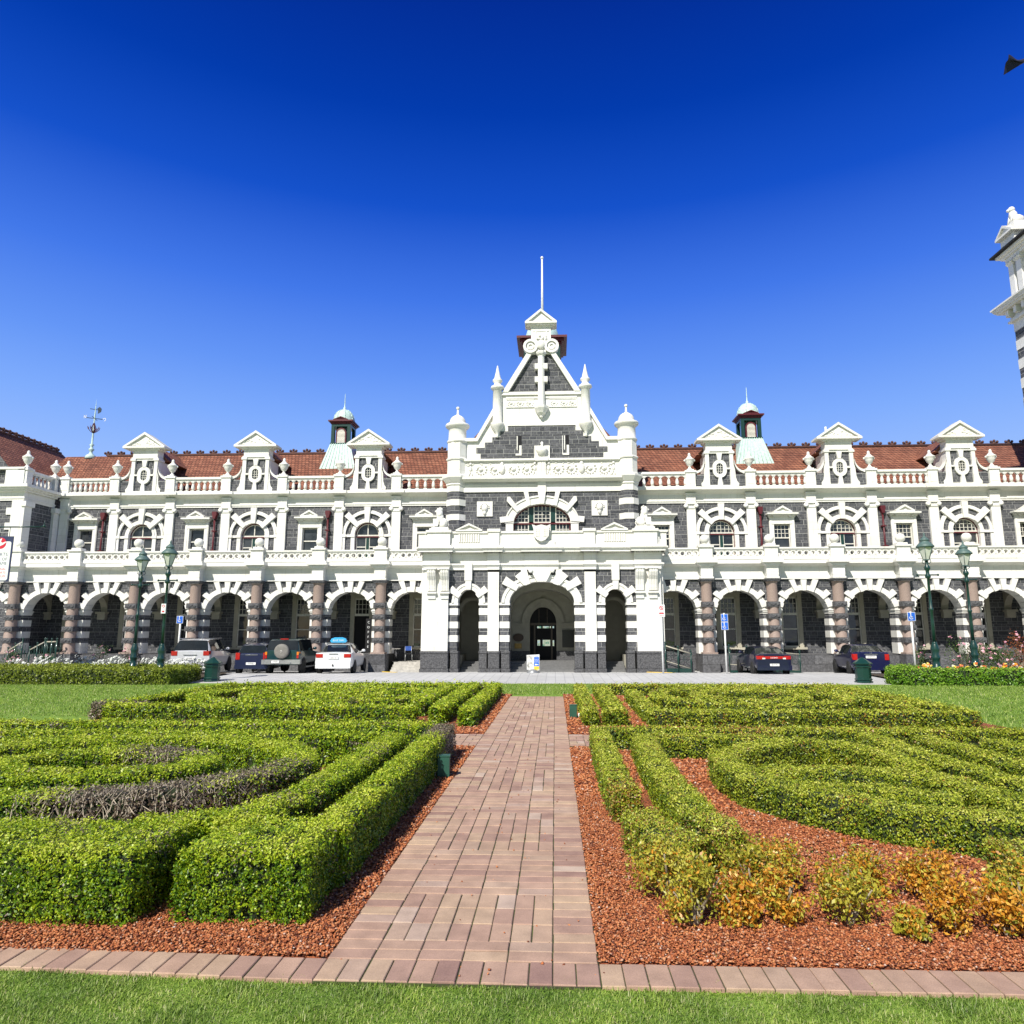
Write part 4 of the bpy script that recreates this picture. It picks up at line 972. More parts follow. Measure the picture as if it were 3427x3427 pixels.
def mulch_mat():
    m,N,L,b=M('red_scoria'); g=geo(N); P=g.outputs[0]
    v=N.new('ShaderNodeTexVoronoi'); v.inputs['Scale'].default_value=34; L.new(P,v.inputs['Vector'])
    c=ramp(N,L,v.outputs['Color'],[(.1,(.22,.055,.02)),(.5,(.42,.115,.036)),(.9,(.55,.19,.075))])
    k=ramp(N,L,noise(N,L,P,2.2,5,.7),[(.35,(.6,.6,.6)),(.6,(1.05,1.05,1.05))])
    L.new(mixc(N,L,1,c,k,'MULTIPLY'),b.inputs['Base Color']); b.inputs['Roughness'].default_value=.9
    bump(N,L,b,v.outputs['Distance'],1,.04); return m
MUL=mulch_mat()
def road_mat():
    m,N,L,b=M('road_paving'); g=geo(N); P=g.outputs[0]
    t=N.new('ShaderNodeTexBrick'); t.inputs['Scale'].default_value=1; t.inputs['Brick Width'].default_value=.42; t.inputs['Row Height'].default_value=.42; t.offset=0; t.inputs['Mortar Size'].default_value=.02
    t.inputs['Color1'].default_value=(.50,.50,.50,1); t.inputs['Color2'].default_value=(.56,.56,.56,1); t.inputs['Mortar'].default_value=(.40,.40,.41,1); L.new(P,t.inputs[0])
    k=ramp(N,L,noise(N,L,P,.35,6,.65),[(.3,(.86,.86,.86)),(.7,(1.06,1.06,1.06))])
    L.new(mixc(N,L,1,t.outputs[0],k,'MULTIPLY'),b.inputs['Base Color']); b.inputs['Roughness'].default_value=.8; return m
sheet('ground',-400,400,[-60,-20,0,19.9,30.0,30.3,35.5,38,39.2,60,600],-.06,STEEL,8)
sheet('lawn',-60,60,[-25,0,3.5,8,14,19.9,25,30.0],0,LAWN,24)
sheet('road',-60,60,[30.3,32,34,35.5,37,38,39.2,41.5],.0,road_mat())
mb=MB(); mb.box(-60,60,29.98,30.3,-.5,-.35); tag(mb.build('kerb',STEEL),kind='structure')
mb=MB()
for x0,w in ((-9.3,.9),(4.8,1.3)): mb.prism([(x0,38.4),(x0+w,37.7),(x0+w+.1,37.8),(x0+.1,38.5)],gz(38.1)+.0,gz(38.1)+.03,'z')
tag(mb.build('yellow_road_marking',plain('yellow_road_paint',(.75,.50,.05),.7)),'yellow painted parking marks on the grey road','road marking',kind='structure')
# ---- brick path : real pavers with mossy joints
Lb=.2426; XR=.215
def brick_mat():
    m,N,L,b=M('clay_pavers'); g=geo(N); P=g.outputs[0]; f=g.outputs['Random Per Island']
    c=ramp(N,L,f,[(0,(.33,.205,.165)),(.08,(.40,.26,.20)),(.35,(.45,.30,.222)),(.6,(.475,.325,.235)),(.82,(.51,.37,.25)),(.95,(.46,.33,.26)),(1,(.58,.46,.36))])
    n=noise(N,L,P,6,5,.6); k=ramp(N,L,n,[(.3,(.82,.80,.80)),(.7,(1.14,1.12,1.10))])
    n2=noise(N,L,P,140,2); k2=ramp(N,L,n2,[(.3,(.86,.86,.86)),(.7,(1.1,1.1,1.1))])
    st=ramp(N,L,noise(N,L,P,1.1,6,.7),[(.45,(1,1,1)),(.75,(.82,.80,.78))])
    c=mixc(N,L,1,mixc(N,L,1,mixc(N,L,1,c,k,'MULTIPLY'),k2,'MULTIPLY'),st,'MULTIPLY')
    L.new(c,b.inputs['Base Color']); b.inputs['Roughness'].default_value=.8; b.inputs['Specular IOR Level'].default_value=.3; bump(N,L,b,n2,.4,.003); return m
BRK=brick_mat()
def moss_mat():
    m,N,L,b=M('mossy_joint'); g=geo(N)
    L.new(ramp(N,L,noise(N,L,g.outputs[0],5,6,.7),[(.4,(.07,.055,.04)),(.55,(.055,.075,.02)),(.7,(.10,.12,.03))]),b.inputs['Base Color']); b.inputs['Roughness'].default_value=.95; return m
rb=random.Random(21)
def paver(mb,x,y,w,l,z=.0):
    g=.0026+rb.uniform(0,.0016); dz=rb.uniform(-.002,.002); j=rb.uniform(-.002,.002); x+=j
    x0,x1,y0,y1=x+g,x+w-g,y+g,y+l-g; e=.004; b=len(mb.v); t=z+.022+dz
    mb.v+=[(x0,y0,z-.03),(x1,y0,z-.03),(x1,y1,z-.03),(x0,y1,z-.03),(x0,y0,t-e),(x1,y0,t-e),(x1,y1,t-e),(x0,y1,t-e),(x0+e,y0+e,t),(x1-e,y0+e,t+rb.uniform(-.001,.001)),(x1-e,y1-e,t),(x0+e,y1-e,t)]
    for k in range(2):
        for i in range(4): q=(i+1)%4; mb.face((b+4*k+i,b+4*k+q,b+4*k+4+q,b+4*k+4+i))
    mb.face((b+8,b+9,b+10,b+11))
mb=MB(); Y0=3.86; h=Lb/2
nrow=int((19.95-Y0)/Lb)
pat=[]   # interior rows: 1 soldier, then alternating blocks
seq=[('H',1),('V',3),('H',4)]+[('V',5),('H',4)]*12
r=0; rows=[]
for k,n in seq:
    for i in range(n): rows.append(k)
rows=rows[:nrow-1]
for i in range(-40,60):              # soldier course edging along the lawn
    x=XR+i*h; sag=0 if x>-1.4 else (-(x+1.4))*.045
    paver(mb,x,Y0+sag,h,Lb)
for i,k in enumerate(rows):
    y=Y0+Lb*(i+1)
    for c in (0,5):
        for q in (0,1): paver(mb,XR-6*Lb+c*Lb,y+q*h,Lb,h)
    for c in range(1,5):
        x=XR-6*Lb+c*Lb
        if k=='V': paver(mb,x,y,h,Lb); paver(mb,x+h,y,h,Lb)
        else: paver(mb,x,y,Lb,h); paver(mb,x,y+h,Lb,h)
for sx,x0,n in ((1,XR,30),(-1,XR-6*Lb-30*Lb,30)):    # cross path
    for i in range(n):
        for j in range(5):
            x=x0+i*Lb; y=11.38+j*Lb
            if (i+j)%2: paver(mb,x,y,h,Lb); paver(mb,x+h,y,h,Lb)
            else: paver(mb,x,y,Lb,h); paver(mb,x,y+h,Lb,h)
tag(mb.build('brick_path',BRK),'brick path',kind='structure')
mb=MB(); mb.box(XR-6*Lb,XR,Y0,19.95,-.05,.014); mb.box(-8.5,7.45,11.38,11.38+5*Lb,-.05,.0135); mb.box(-1.4,8,Y0+.01,Y0+Lb-.01,-.05,.013); mb.prism([(-1.41,Y0+.01),(-1.41,Y0+Lb-.01),(-6,Y0+Lb+.19),(-6,Y0+.22)],-.05,.0125,'z')
tag(mb.build('path_bed',moss_mat()),kind='structure')
# ---- mulch beds
XP=XR-6*Lb
for x0,x1,y0,y1 in ((-9.2,XP-.005,4.12,11.37),(XR+.005,8.3,Y0+Lb+.002,11.37),(-9.4,XP-.005,12.61,21.0),(XR+.005,8.3,12.61,21.0)):
    mb=MB(); n=24
    ys=[y0+(y1-y0)*i/n for i in range(n+1)]
    for y in ys:
        for i in range(n+1): mb.v.append((x0+(x1-x0)*i/n,y,gz(y)+.008+(.02*rb.random() if 0<i<n and y0<y<y1 else 0)))
    for j in range(n):
        for i in range(n): a=j*(n+1)+i; mb.face((a,a+1,a+n+2,a+n+1),0,True)
    tag(mb.build('mulch_bed',MUL),kind='structure')
# ---- bulk meshes through numpy
def npmesh(name,V,F,mat,attr=None,smooth=False,parent=None,nper=4):
    me=bpy.data.meshes.new(name); me.vertices.add(len(V)); me.vertices.foreach_set('co',V.astype(np.float32).ravel())
    F=np.asarray(F,dtype=np.int32); n=F.shape[1]; me.loops.add(F.size); me.loops.foreach_set('vertex_index',F.ravel())
    me.polygons.add(len(F)); me.polygons.foreach_set('loop_start',np.arange(0,F.size,n,dtype=np.int32))
    me.materials.append(mat); me.update(calc_edges=True)
    if attr is not None:
        a=me.attributes.new('alt','FLOAT','POINT'); a.data.foreach_set('value',attr.astype(np.float32))
    o=bpy.data.objects.new(name,me); C.objects.link(o); o.parent=parent; return o
def chips(name,regs,mat,label,seed):
    r=np.random.default_rng(seed); Vs=[];Fs=[];base=0
    oc=np.array([(1,0,0),(-1,0,0),(0,1,0),(0,-1,0),(0,0,1),(0,0,-1)],float); of=np.array([(0,2,4),(2,1,4),(1,3,4),(3,0,4),(2,0,5),(1,2,5),(3,1,5),(0,3,5)])
    for x0,x1,y0,y1,dens,sz in regs:
        n=int((x1-x0)*(y1-y0)*dens); c=np.stack([r.uniform(x0,x1,n),r.uniform(y0,y1,n),np.full(n,.018)],1)
        c[:,2]+=r.uniform(-.004,.014,n)+np.array([gz(y) for y in c[:,1]])
        s=sz*r.uniform(.45,1.3,(n,1,1))*r.uniform(.5,1.15,(n,6,3)); v=oc[None]*s; v[:,:,2]*=.55
        a=r.uniform(0,2*PI,n); ca,sa=np.cos(a)[:,None],np.sin(a)[:,None]
        v=np.stack([v[:,:,0]*ca-v[:,:,1]*sa,v[:,:,0]*sa+v[:,:,1]*ca,v[:,:,2]+v[:,:,0]*r.uniform(-.5,.5,(n,1))],2)+c[:,None]
        Vs.append(v.reshape(-1,3)); Fs.append((of[None]+(base+np.arange(n)*6)[:,None,None]).reshape(-1,3)); base+=n*6
    return tag(npmesh(name,np.concatenate(Vs),np.concatenate(Fs),mat),label,'gravel',kind='stuff')
def chip_mat():
    m,N,L,b=M('scoria_chip'); g=geo(N)
    L.new(ramp(N,L,g.outputs['Random Per Island'],[(0,(.10,.03,.018)),(.2,(.29,.08,.028)),(.6,(.49,.155,.052)),(.88,(.60,.25,.10)),(.985,(.52,.30,.2)),(1,(.7,.6,.52))]),b.inputs['Base Color']); b.inputs['Roughness'].default_value=.85; return m
CH=chip_mat()
chips('gravel',[(-5,XP,4.13,4.9,10000,.0118),(-1.62,XP,4.9,8,4200,.016),(-1.6,XP,8,11.3,1500,.024),(XR,.6,4.12,8,8500,.0118),(.6,4.5,4.12,5.0,9500,.0118),(.6,3.2,5.0,7.5,3500,.016),(XR,1.0,8,11.3,1500,.024),(1,2.1,7.5,11.3,900,.026),(XR,2.2,12.7,21,500,.03),(-1.9,XP,12.7,21,500,.03),(XP-.05,XR+.05,3.9,11,14,.012)],CH,'loose red scoria chips spread round the box hedges',4)

# ---- leaves
def leaf_quads(P,Nn,size,r,flat=.6,asp=.55):
    """one folded rhombus per point; normals lean to Nn"""
    n=len(P); rn=r.normal(size=(n,3)); rn/=np.linalg.norm(rn,axis=1,keepdims=True)
    nn=Nn*flat+rn*(1-flat)*1.5; nn/=np.linalg.norm(nn,axis=1,keepdims=True)
    t=np.cross(nn,r.normal(size=(n,3))); t/=np.linalg.norm(t,axis=1,keepdims=True)+1e-9
    b=np.cross(nn,t); s=(size*r.uniform(.65,1.25,n))[:,None]
    V=np.stack([P-t*s*.5,P+b*s*asp*.5+t*s*.05-nn*s*.08,P+t*s*.5,P-b*s*asp*.5+t*s*.05-nn*s*.08],1)
    return V.reshape(-1,3)
def vnoise(P,sc,seed=0):
    q=P*sc; return (np.sin(q[:,0]*1.7+seed)+np.sin(q[:,1]*2.3+seed*1.3+q[:,0]*.6)+np.sin(q[:,2]*2.9+q[:,1]*.8+seed)+np.sin((q[:,0]+q[:,1])*3.1+seed*2))/4
def sample_faces(V,F,n,r):
    A,B_,C_,D_=V[F[:,0]],V[F[:,1]],V[F[:,2]],V[F[:,3]]
    nr=np.cross(C_-A,D_-B_)/2; ar=np.linalg.norm(nr,axis=1); nr=nr/(ar[:,None]+1e-12)
    idx=r.choice(len(F),n,p=ar/ar.sum()); u,v=r.random(n)[:,None],r.random(n)[:,None]
    P=(A[idx]*(1-u)+B_[idx]*u)*(1-v)+(D_[idx]*(1-u)+C_[idx]*u)*v
    return P,nr[idx],ar.sum()
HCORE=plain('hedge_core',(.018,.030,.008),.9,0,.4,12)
GREENA=leaf_mat('box_leaf_vivid',[(.0,(.025,.075,.004)),(.25,(.075,.18,.006)),(.5,(.24,.37,.010)),(.75,(.45,.55,.02)),(1,(.62,.66,.09))],[(0,(.09,.065,.04)),(.5,(.23,.18,.12)),(1,(.42,.36,.27))])
GREENB=leaf_mat('box_leaf_yellowed',[(.0,(.028,.065,.008)),(.25,(.08,.145,.010)),(.5,(.26,.34,.02)),(.75,(.48,.53,.04)),(1,(.64,.63,.12))],[(0,(.30,.12,.02)),(.5,(.42,.24,.04)),(1,(.36,.30,.12))])
HCLIP=leaf_mat('clipped_hedge_leaf',[(.0,(.05,.08,.006)),(.4,(.15,.20,.014)),(.7,(.27,.33,.03)),(1,(.40,.45,.06))])
HGREEN=leaf_mat('clipped_hedge_leaf_fresh',[(.0,(.04,.12,.008)),(.4,(.12,.27,.016)),(.7,(.23,.40,.03)),(1,(.36,.50,.07))])
hn=[0]
def hedge(pts,w,h,label,mat=GREENA,altf=None,closed=False,size=None,cover=4.6,group='clipped box hedges of the parterre',cat='hedge',name='box_hedge',twigs=None):
    """swept rounded box along pts, clothed in leaf faces"""
    hn[0]+=1; r=np.random.default_rng(100+hn[0])
    # resample
    if group.startswith('clipped box'): w*=(.93 if w>.6 else .78)
    Q=[]; P=[Vector((*p,0)) for p in pts]
    if closed: P.append(P[0])
    for a,b in zip(P[:-1],P[1:]):
        n=max(1,int((b-a).length/.12)); Q+=[a.lerp(b,i/n) for i in range(n)]
    if not closed: Q.append(P[-1])
    Q=np.array([(q.x,q.y) for q in Q]); n=len(Q)
    T=(np.roll(Q,-1,0)-np.roll(Q,1,0)) if closed else np.gradient(Q,axis=0)
    if not closed:
        # keep corners square-ish, smooth tangents
        pass
    T/=np.linalg.norm(T,axis=1,keepdims=True)+1e-9; Nv=np.stack([-T[:,1],T[:,0]],1)
    prof=[(-.96,0),(-1,.25),(-1,.6),(-.985,.86),(-.90,.975),(-.5,1.0),(0,1.01),(.5,1.0),(.90,.975),(.985,.86),(1,.6),(1,.25),(.96,0)]
    k=len(prof); V=np.zeros((n,k,3)); 
    zb=np.array([gz(y) for y in Q[:,1]])
    for j,(a,c) in enumerate(prof):
        V[:,j,0]=Q[:,0]+Nv[:,0]*a*w/2; V[:,j,1]=Q[:,1]+Nv[:,1]*a*w/2; V[:,j,2]=zb+c*h
    V=V.reshape(-1,3)
    # lumpy surface
    nz=vnoise(V,5,hn[0])*.5+vnoise(V,13,hn[0]*3)*.5; ctr=np.repeat(np.c_[Q,zb+h*.5],k,axis=0); d=V-ctr; dl=np.linalg.norm(d,axis=1,keepdims=True)+1e-6
    V=V+d/dl*(nz*.038)[:,None]*(V[:,2:3]>zb.repeat(k)[:,None]+.02)
    F=[]
    m=n if closed else n-1
    for i in range(m):
        i2=(i+1)%n
        for j in range(k-1): F.append((i*k+j,i*k+j+1,i2*k+j+1,i2*k+j))
    if not closed:   # end caps as quads
        for i,fl in ((0,0),(n-1,1)):
            for j in range(k//2):
                q=[i*k+j,i*k+j+1,i*k+k-2-j,i*k+k-1-j]; 
                if len(set(q))<4: continue
                F.append(tuple(q if fl else q[::-1]))
    F=np.array(F)
    # orient outward
    A=V[F]; nr=np.cross(A[:,2]-A[:,0],A[:,3]-A[:,1]); cc=A.mean(1); 
    # nearest centre
    ii=(F[:,0]//k); cen=np.c_[Q[ii],zb[ii]+h*.45]; tt=T[ii]
    dd=cc-cen
    if not closed:
        cap=np.arange(len(F))>=m*(k-1)
        if cap.any():
            e=np.where(ii[cap]==0,-1,1)[:,None]; dd[cap]=np.c_[T[ii[cap]]*e,np.zeros(cap.sum())]
    fl=(nr*dd).sum(1)<0; F[fl]=F[fl][:,::-1]
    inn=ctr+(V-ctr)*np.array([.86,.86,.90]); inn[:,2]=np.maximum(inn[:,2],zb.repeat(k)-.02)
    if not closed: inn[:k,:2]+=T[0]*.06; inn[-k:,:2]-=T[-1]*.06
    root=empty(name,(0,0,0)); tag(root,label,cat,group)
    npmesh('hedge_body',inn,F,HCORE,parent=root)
    dist=max(3.5,math.hypot(Q[:,0].mean(),max(1,Q[:,1].min()+.4*(Q[:,1].max()-Q[:,1].min()))))
    sz=size or max(.0205,.0031*dist)
    _,_,area=sample_faces(V,F,4,r)
    nl=int(cover*area/(.5*.6*sz*sz)/1.6)
    # clumps: sprigs then leaves
    ns=max(1,nl//5); SP,SN,_=sample_faces(V,F,ns,r)
    SP=SP+SN*(r.uniform(-.035,.016,ns)+.020*vnoise(SP,19,3))[:,None]
    P_=np.repeat(SP,5,0)+r.normal(size=(ns*5,3))*sz*.55; N_=np.repeat(SN,5,0); N_[:,2]+=.25; 
    keep=P_[:,2]>np.array([gz(y) for y in SP[:,1]]).repeat(5)+.0; P_,N_=P_[keep],N_[keep]
    # sparse holes where the dark inside shows, dry leaves in patches
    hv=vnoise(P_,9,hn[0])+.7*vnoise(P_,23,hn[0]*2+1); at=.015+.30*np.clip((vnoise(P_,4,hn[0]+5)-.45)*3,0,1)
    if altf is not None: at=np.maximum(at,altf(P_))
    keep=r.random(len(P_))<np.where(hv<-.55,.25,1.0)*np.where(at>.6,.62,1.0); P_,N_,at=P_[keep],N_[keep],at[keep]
    LV=leaf_quads(P_,N_,sz,r); nf=len(P_)
    fo=npmesh('foliage',LV,np.arange(nf*4).reshape(-1,4),mat,attr=np.repeat(at,4),parent=root)
    tip=np.clip((P_[:,2]-np.array([gz(y) for y in P_[:,1]])-h*.80)/(h*.2),0,1)   # pale new shoots on the clipped top, plus sunlit contrast put into colour
    ta=fo.data.attributes.new('tip','FLOAT','POINT'); ta.data.foreach_set('value',np.repeat(tip,4).astype(np.float32))
    if twigs is not None: twigs(root,V,F,r)
    return root
# ---- parterre layout (metres in front of the camera)
def ell(cx,cy,rx,ry,a0=0,a1=360,n=40): return [(cx+rx*math.cos(R_(a0+(a1-a0)*i/n)),cy+ry*math.sin(R_(a0+(a1-a0)*i/n))) for i in range(n+(0 if a1-a0==360 else 1))]
def near(cx,cy,rad,top=1.0): return lambda P: top*np.clip(1.6-1.6*np.hypot(P[:,0]-cx,P[:,1]-cy)/rad,0,1)
TW=plain('bare_grey_twig',(.40,.34,.25),.8,0,.5,14)
def twigger(cx0,cx1,cy0,cy1,n=500):
    def f(root,V,F,r):
        c=V[F].mean(1); m=(c[:,0]>cx0)&(c[:,0]<cx1)&(c[:,1]>cy0)&(c[:,1]<cy1)
        if not m.any(): return
        P,N_,_=sample_faces(V,F[m],n,r); L=r.uniform(.05,.2,n); d=r.normal(size=(n,3))*.55; d[:,2]=1; d/=np.linalg.norm(d,axis=1,keepdims=True)
        P=P+N_*.012; s=np.cross(d,N_); s/=np.linalg.norm(s,axis=1,keepdims=True)+1e-9; wd=.003
        a=P-d*L[:,None]/2; b=P+d*L[:,None]/2; b[:,2]=np.minimum(b[:,2],.45); W_=np.stack([a-s*wd,a+s*wd,b+s*wd*.5,b-s*wd*.5],1).reshape(-1,3)
        npmesh('bare_twigs',W_,np.arange(n*4).reshape(-1,4),TW,parent=root)
    return f
HA,HB,HC_,HD=.43,.32,.31,.29
# near left plot
hedge([(-6.2,4.90),(-2.56,4.84)],.86,HA,'broad bright green box hedge along the lawn at the lower left corner',cover=3.6)
hedge([(-1.93,4.52),(-1.93,5.30)],.90,HA,'blunt green hedge block at the lower left corner of the brick path',cover=3.6)
hedge([(-1.60,5.15),(-1.60,10.55)],.32,HA,'long green hedge left of the path, grey dead at its far end',altf=near(-1.6,10.4,1.3,.95),twigs=twigger(-1.8,-1.4,9.7,10.8,160))
hedge([(-2.35,5.2),(-2.2,6.0),(-2.13,7.2),(-2.13,9.6)],.40,HA,'inner green hedge running beside the path hedge on the left',altf=lambda P:.22*(vnoise(P,3,2)>.25))
def deadA(P): return np.clip(np.maximum(1.5-1.5*np.abs(P[:,0]+3.58)/.85,0)*(P[:,1]<7.6),0,1)*.98+np.clip(1.4-1.4*np.hypot(P[:,0]+2.75,P[:,1]-7.2)/.6,0,.5)
hedge(ell(-4.75,7.58,2.0,1.62),.46,HA,'large oval hedge with a dead grey twiggy front, left garden',altf=deadA,closed=True,twigs=twigger(-4.35,-2.75,5.6,7.2,1500))
hedge(ell(-4.75,7.55,1.02,.66),.44,HA,'small oval hedge with grey dead back inside the large oval, left garden',altf=near(-4.3,8.4,.75,.95),closed=True,twigs=twigger(-4.9,-3.7,7.9,8.6,250))
hedge([(-8.7,9.62),(-2.35,9.62)],.36,HA,'back hedge of the near left plot, front row')
hedge([(-9.0,10.62),(-1.75,10.62)],.34,HA,'back hedge of the near left plot, last row before the cross path')
hedge([(-6.9,5.6),(-7.6,7.2),(-6.9,8.8),(-5.6,9.15)],.4,HA,'curved hedge at the far left edge of the picture, near left plot')
hedge([(-8.3,6.2),(-8.6,8),(-8.3,9.3)],.4,HA,'short hedge at the extreme left of the near left plot')
hedge([(-3.0,5.22),(-2.75,5.3),(-2.3,5.45)],.40,HA,'low green link joining the front hedge to the inner path hedge, left garden')
# near right plot
def orangeC(P): return np.clip((7.3-P[:,1])/1.8,0,.55)
hedge([(.65,11.0),(.63,9.3),(.62,7.6),(.66,6.95)],.30,HC_,'narrow hedge closest to the right side of the path, far piece',GREENB,altf=lambda P:np.clip((7.6-P[:,1]),0,.4))
hedge([(.68,6.15),(.78,5.5),(1.0,5.3)],.34,HC_,'patchy green and brown hedge stump beside the path on the right',GREENB,altf=lambda P:np.full(len(P),.22))
hedge([(1.22,10.4),(1.14,8.6),(1.14,7.2),(1.16,6.2),(1.28,5.55)],.36,HC_,'second hedge from the path in the near right plot',GREENB,altf=lambda P:np.clip((6.3-P[:,1])*.5,0,.4))
hedge([(.55,11.15),(7.9,11.15)],.30,HC_,'rear hedge of the near right plot beside the cross path',GREENB,altf=near(2.9,11,.5,.5))
hedge([(1.1,10.45),(3.1,10.40)],.36,HC_,'short straight hedge closing the narrow mulch lane in the near right plot',GREENB)
hedge([(1.98,8.85),(1.95,8.1),(2.02,7.6),(2.35,7.0),(2.85,6.45),(3.5,6.05),(4.6,5.7)],.42,HC_,'outer curved hedge along the red mulch, near right plot',GREENB,cover=3.6)
hedge([(1.98,8.95),(2.5,9.6),(3.2,10.1),(3.7,9.9),(3.98,9.0),(3.9,8.2)],.40,HC_,'pointed hedge loop behind the outer curve, near right plot',GREENB)
hedge([(2.2,8.05),(2.8,8.05),(3.4,7.95),(3.85,7.75),(3.95,7.1),(4.0,6.3)],.44,HC_,'hooked inner hedge inside the loop, near right plot',GREENB)
hedge([(2.45,7.25),(3.0,7.1),(3.55,6.75)],.36,HC_,'short inner hedge just behind the outer curve, near right plot',GREENB)
hedge([(4.45,10.7),(4.4,9.0),(4.5,7.6),(4.6,6.2)],.36,HC_,'straight hedge running away beside the hooked hedge, near right plot',GREENB)
hedge([(5.1,10.5),(5.15,9.0),(5.3,7.5),(5.5,6.2)],.36,HC_,'second straight hedge running away at the right, near right plot',GREENB)
hedge([(5.9,10.3),(6.0,8.6),(6.3,7)],.36,HC_,'third straight hedge running away near the right picture edge',GREENB)
hedge([(6.7,10.6),(6.9,8.4)],.36,HC_,'last hedge of the near right plot at the right picture edge',GREENB)
hedge([(3.0,5.25),(5.2,5.05)],.5,HC_,'front hedge remnant at the lower right corner of the picture',GREENB,altf=lambda P:np.clip((3.6-P[:,0])*.5,0,.3),cover=3.6)
# far left plot
hedge([(-9.0,14.3),(-2.75,14.2)],.34,HB,'front hedge of the far left plot')
hedge([(-9.5,14.65),(-8.45,14.65)],.5,HB,'dead brown hedge corner at the left tip of the far left plot',altf=lambda P:np.full(len(P),.9))
hedge([(-1.67,13.55),(-1.67,20.5)],.32,HB,'path side hedge of the far left plot')
hedge([(-2.28,14.0),(-2.3,20.3)],.38,HB,'inner hedge beside the path side hedge, far left plot')
hedge([(-9.0,20.5),(-1.6,20.5)],.34,HB,'rear hedge of the far left plot')
hedge([(-9.1,14.5),(-9.1,20.3)],.34,HB,'lawn side hedge of the far left plot')
hedge(ell(-5.7,17.1,2.75,2.1),.42,HB,'large oval hedge in the far left plot',closed=True)
hedge(ell(-5.7,17.1,1.6,1.15),.40,HB,'small oval hedge inside the far left plot',closed=True)
hedge([(-2.9,15.2),(-2.9,19.6)],.34,HB,'short straight hedge between oval and inner hedge, far left plot')
hedge([(-6.5,17.1),(-4.9,17.1)],.4,HB,'tiny centre hedge inside the small oval, far left plot')
# far right plot
hedge([(.67,13.75),(.67,20.5)],.30,HD,'path side hedge of the far right plot',GREENB)
hedge([(1.20,13.75),(1.22,20.5)],.32,HD,'second hedge from the path in the far right plot',GREENB)
hedge([(.9,13.78),(1.02,13.78)],.24,HD,'tiny hedge joining the two path side hedges, far right plot',GREENB)
hedge([(1.75,13.85),(7.75,13.85)],.34,HD,'front hedge of the far right plot',GREENB,altf=lambda P:.12*(vnoise(P,2,5)>.3))
hedge([(1.85,14.1),(1.9,18.6)],.30,HD,'left hedge of the ring garden, far right plot',GREENB)
hedge([(1.5,20.5),(7.7,20.5)],.34,HD,'rear hedge of the far right plot',GREENB)
hedge([(7.6,14.1),(7.7,20.4)],.36,HD,'lawn side hedge of the far right plot',GREENB)
hedge(ell(4.5,17.2,2.1,2.2),.40,HD,'large ring hedge in the far right plot',GREENB,closed=True)
hedge(ell(4.5,17.2,1.2,1.2),.38,HD,'small ring hedge inside the far right plot',GREENB,closed=True)
hedge([(6.95,14.6),(6.95,19.8)],.30,HD,'straight hedge inside the lawn side hedge, far right plot',GREENB)
# clipped hedges round the two flower beds by the road
def ring_hedge(parts,mat,label):
    for pts,w,lb in parts: hedge(pts,w,.62,lb,mat,group='clipped hedges round the flower beds',name='clipped_hedge',size=.085,cover=3.4)
ring_hedge([([(-27,28.25),(-15.2,28.2)],.8,'long clipped olive hedge in front of the white flowers'),([(-15.55,28.7),(-16.25,31.7)],.7,'short clipped hedge side turning back towards the road at the left bin'),([(-27,31.9),(-16.6,31.8)],.7,'rear clipped olive hedge behind the two left street lamps')],HCLIP,'')
ring_hedge([([(15.3,31.9),(14.4,31.2),(13.95,30.2),(14.15,29.3),(15.2,28.9),(25.5,29.0)],.8,'curved clipped bright green hedge in front of the pansies at the right')],HGREEN,'')
for x0,x1,y0,y1 in ((-27,-16,28.3,35.2),(14.6,26,29.2,35.0)):
    mb=MB()
    ys=[y0+(y1-y0)*i/8 for i in range(9)]
    for y in ys: mb.v+=[(x0,y,gz(y)+.07),(x1,y,gz(y)+.07)]
    for j in range(8): mb.face((2*j,2*j+1,2*j+3,2*j+2))
    mb.box(x0,x1,y0,y1,gz(y0)-.3,gz(y0)+.02)
    tag(mb.build('flower_bed_soil',plain('dark_soil',(.06,.045,.03),.95)),kind='structure')
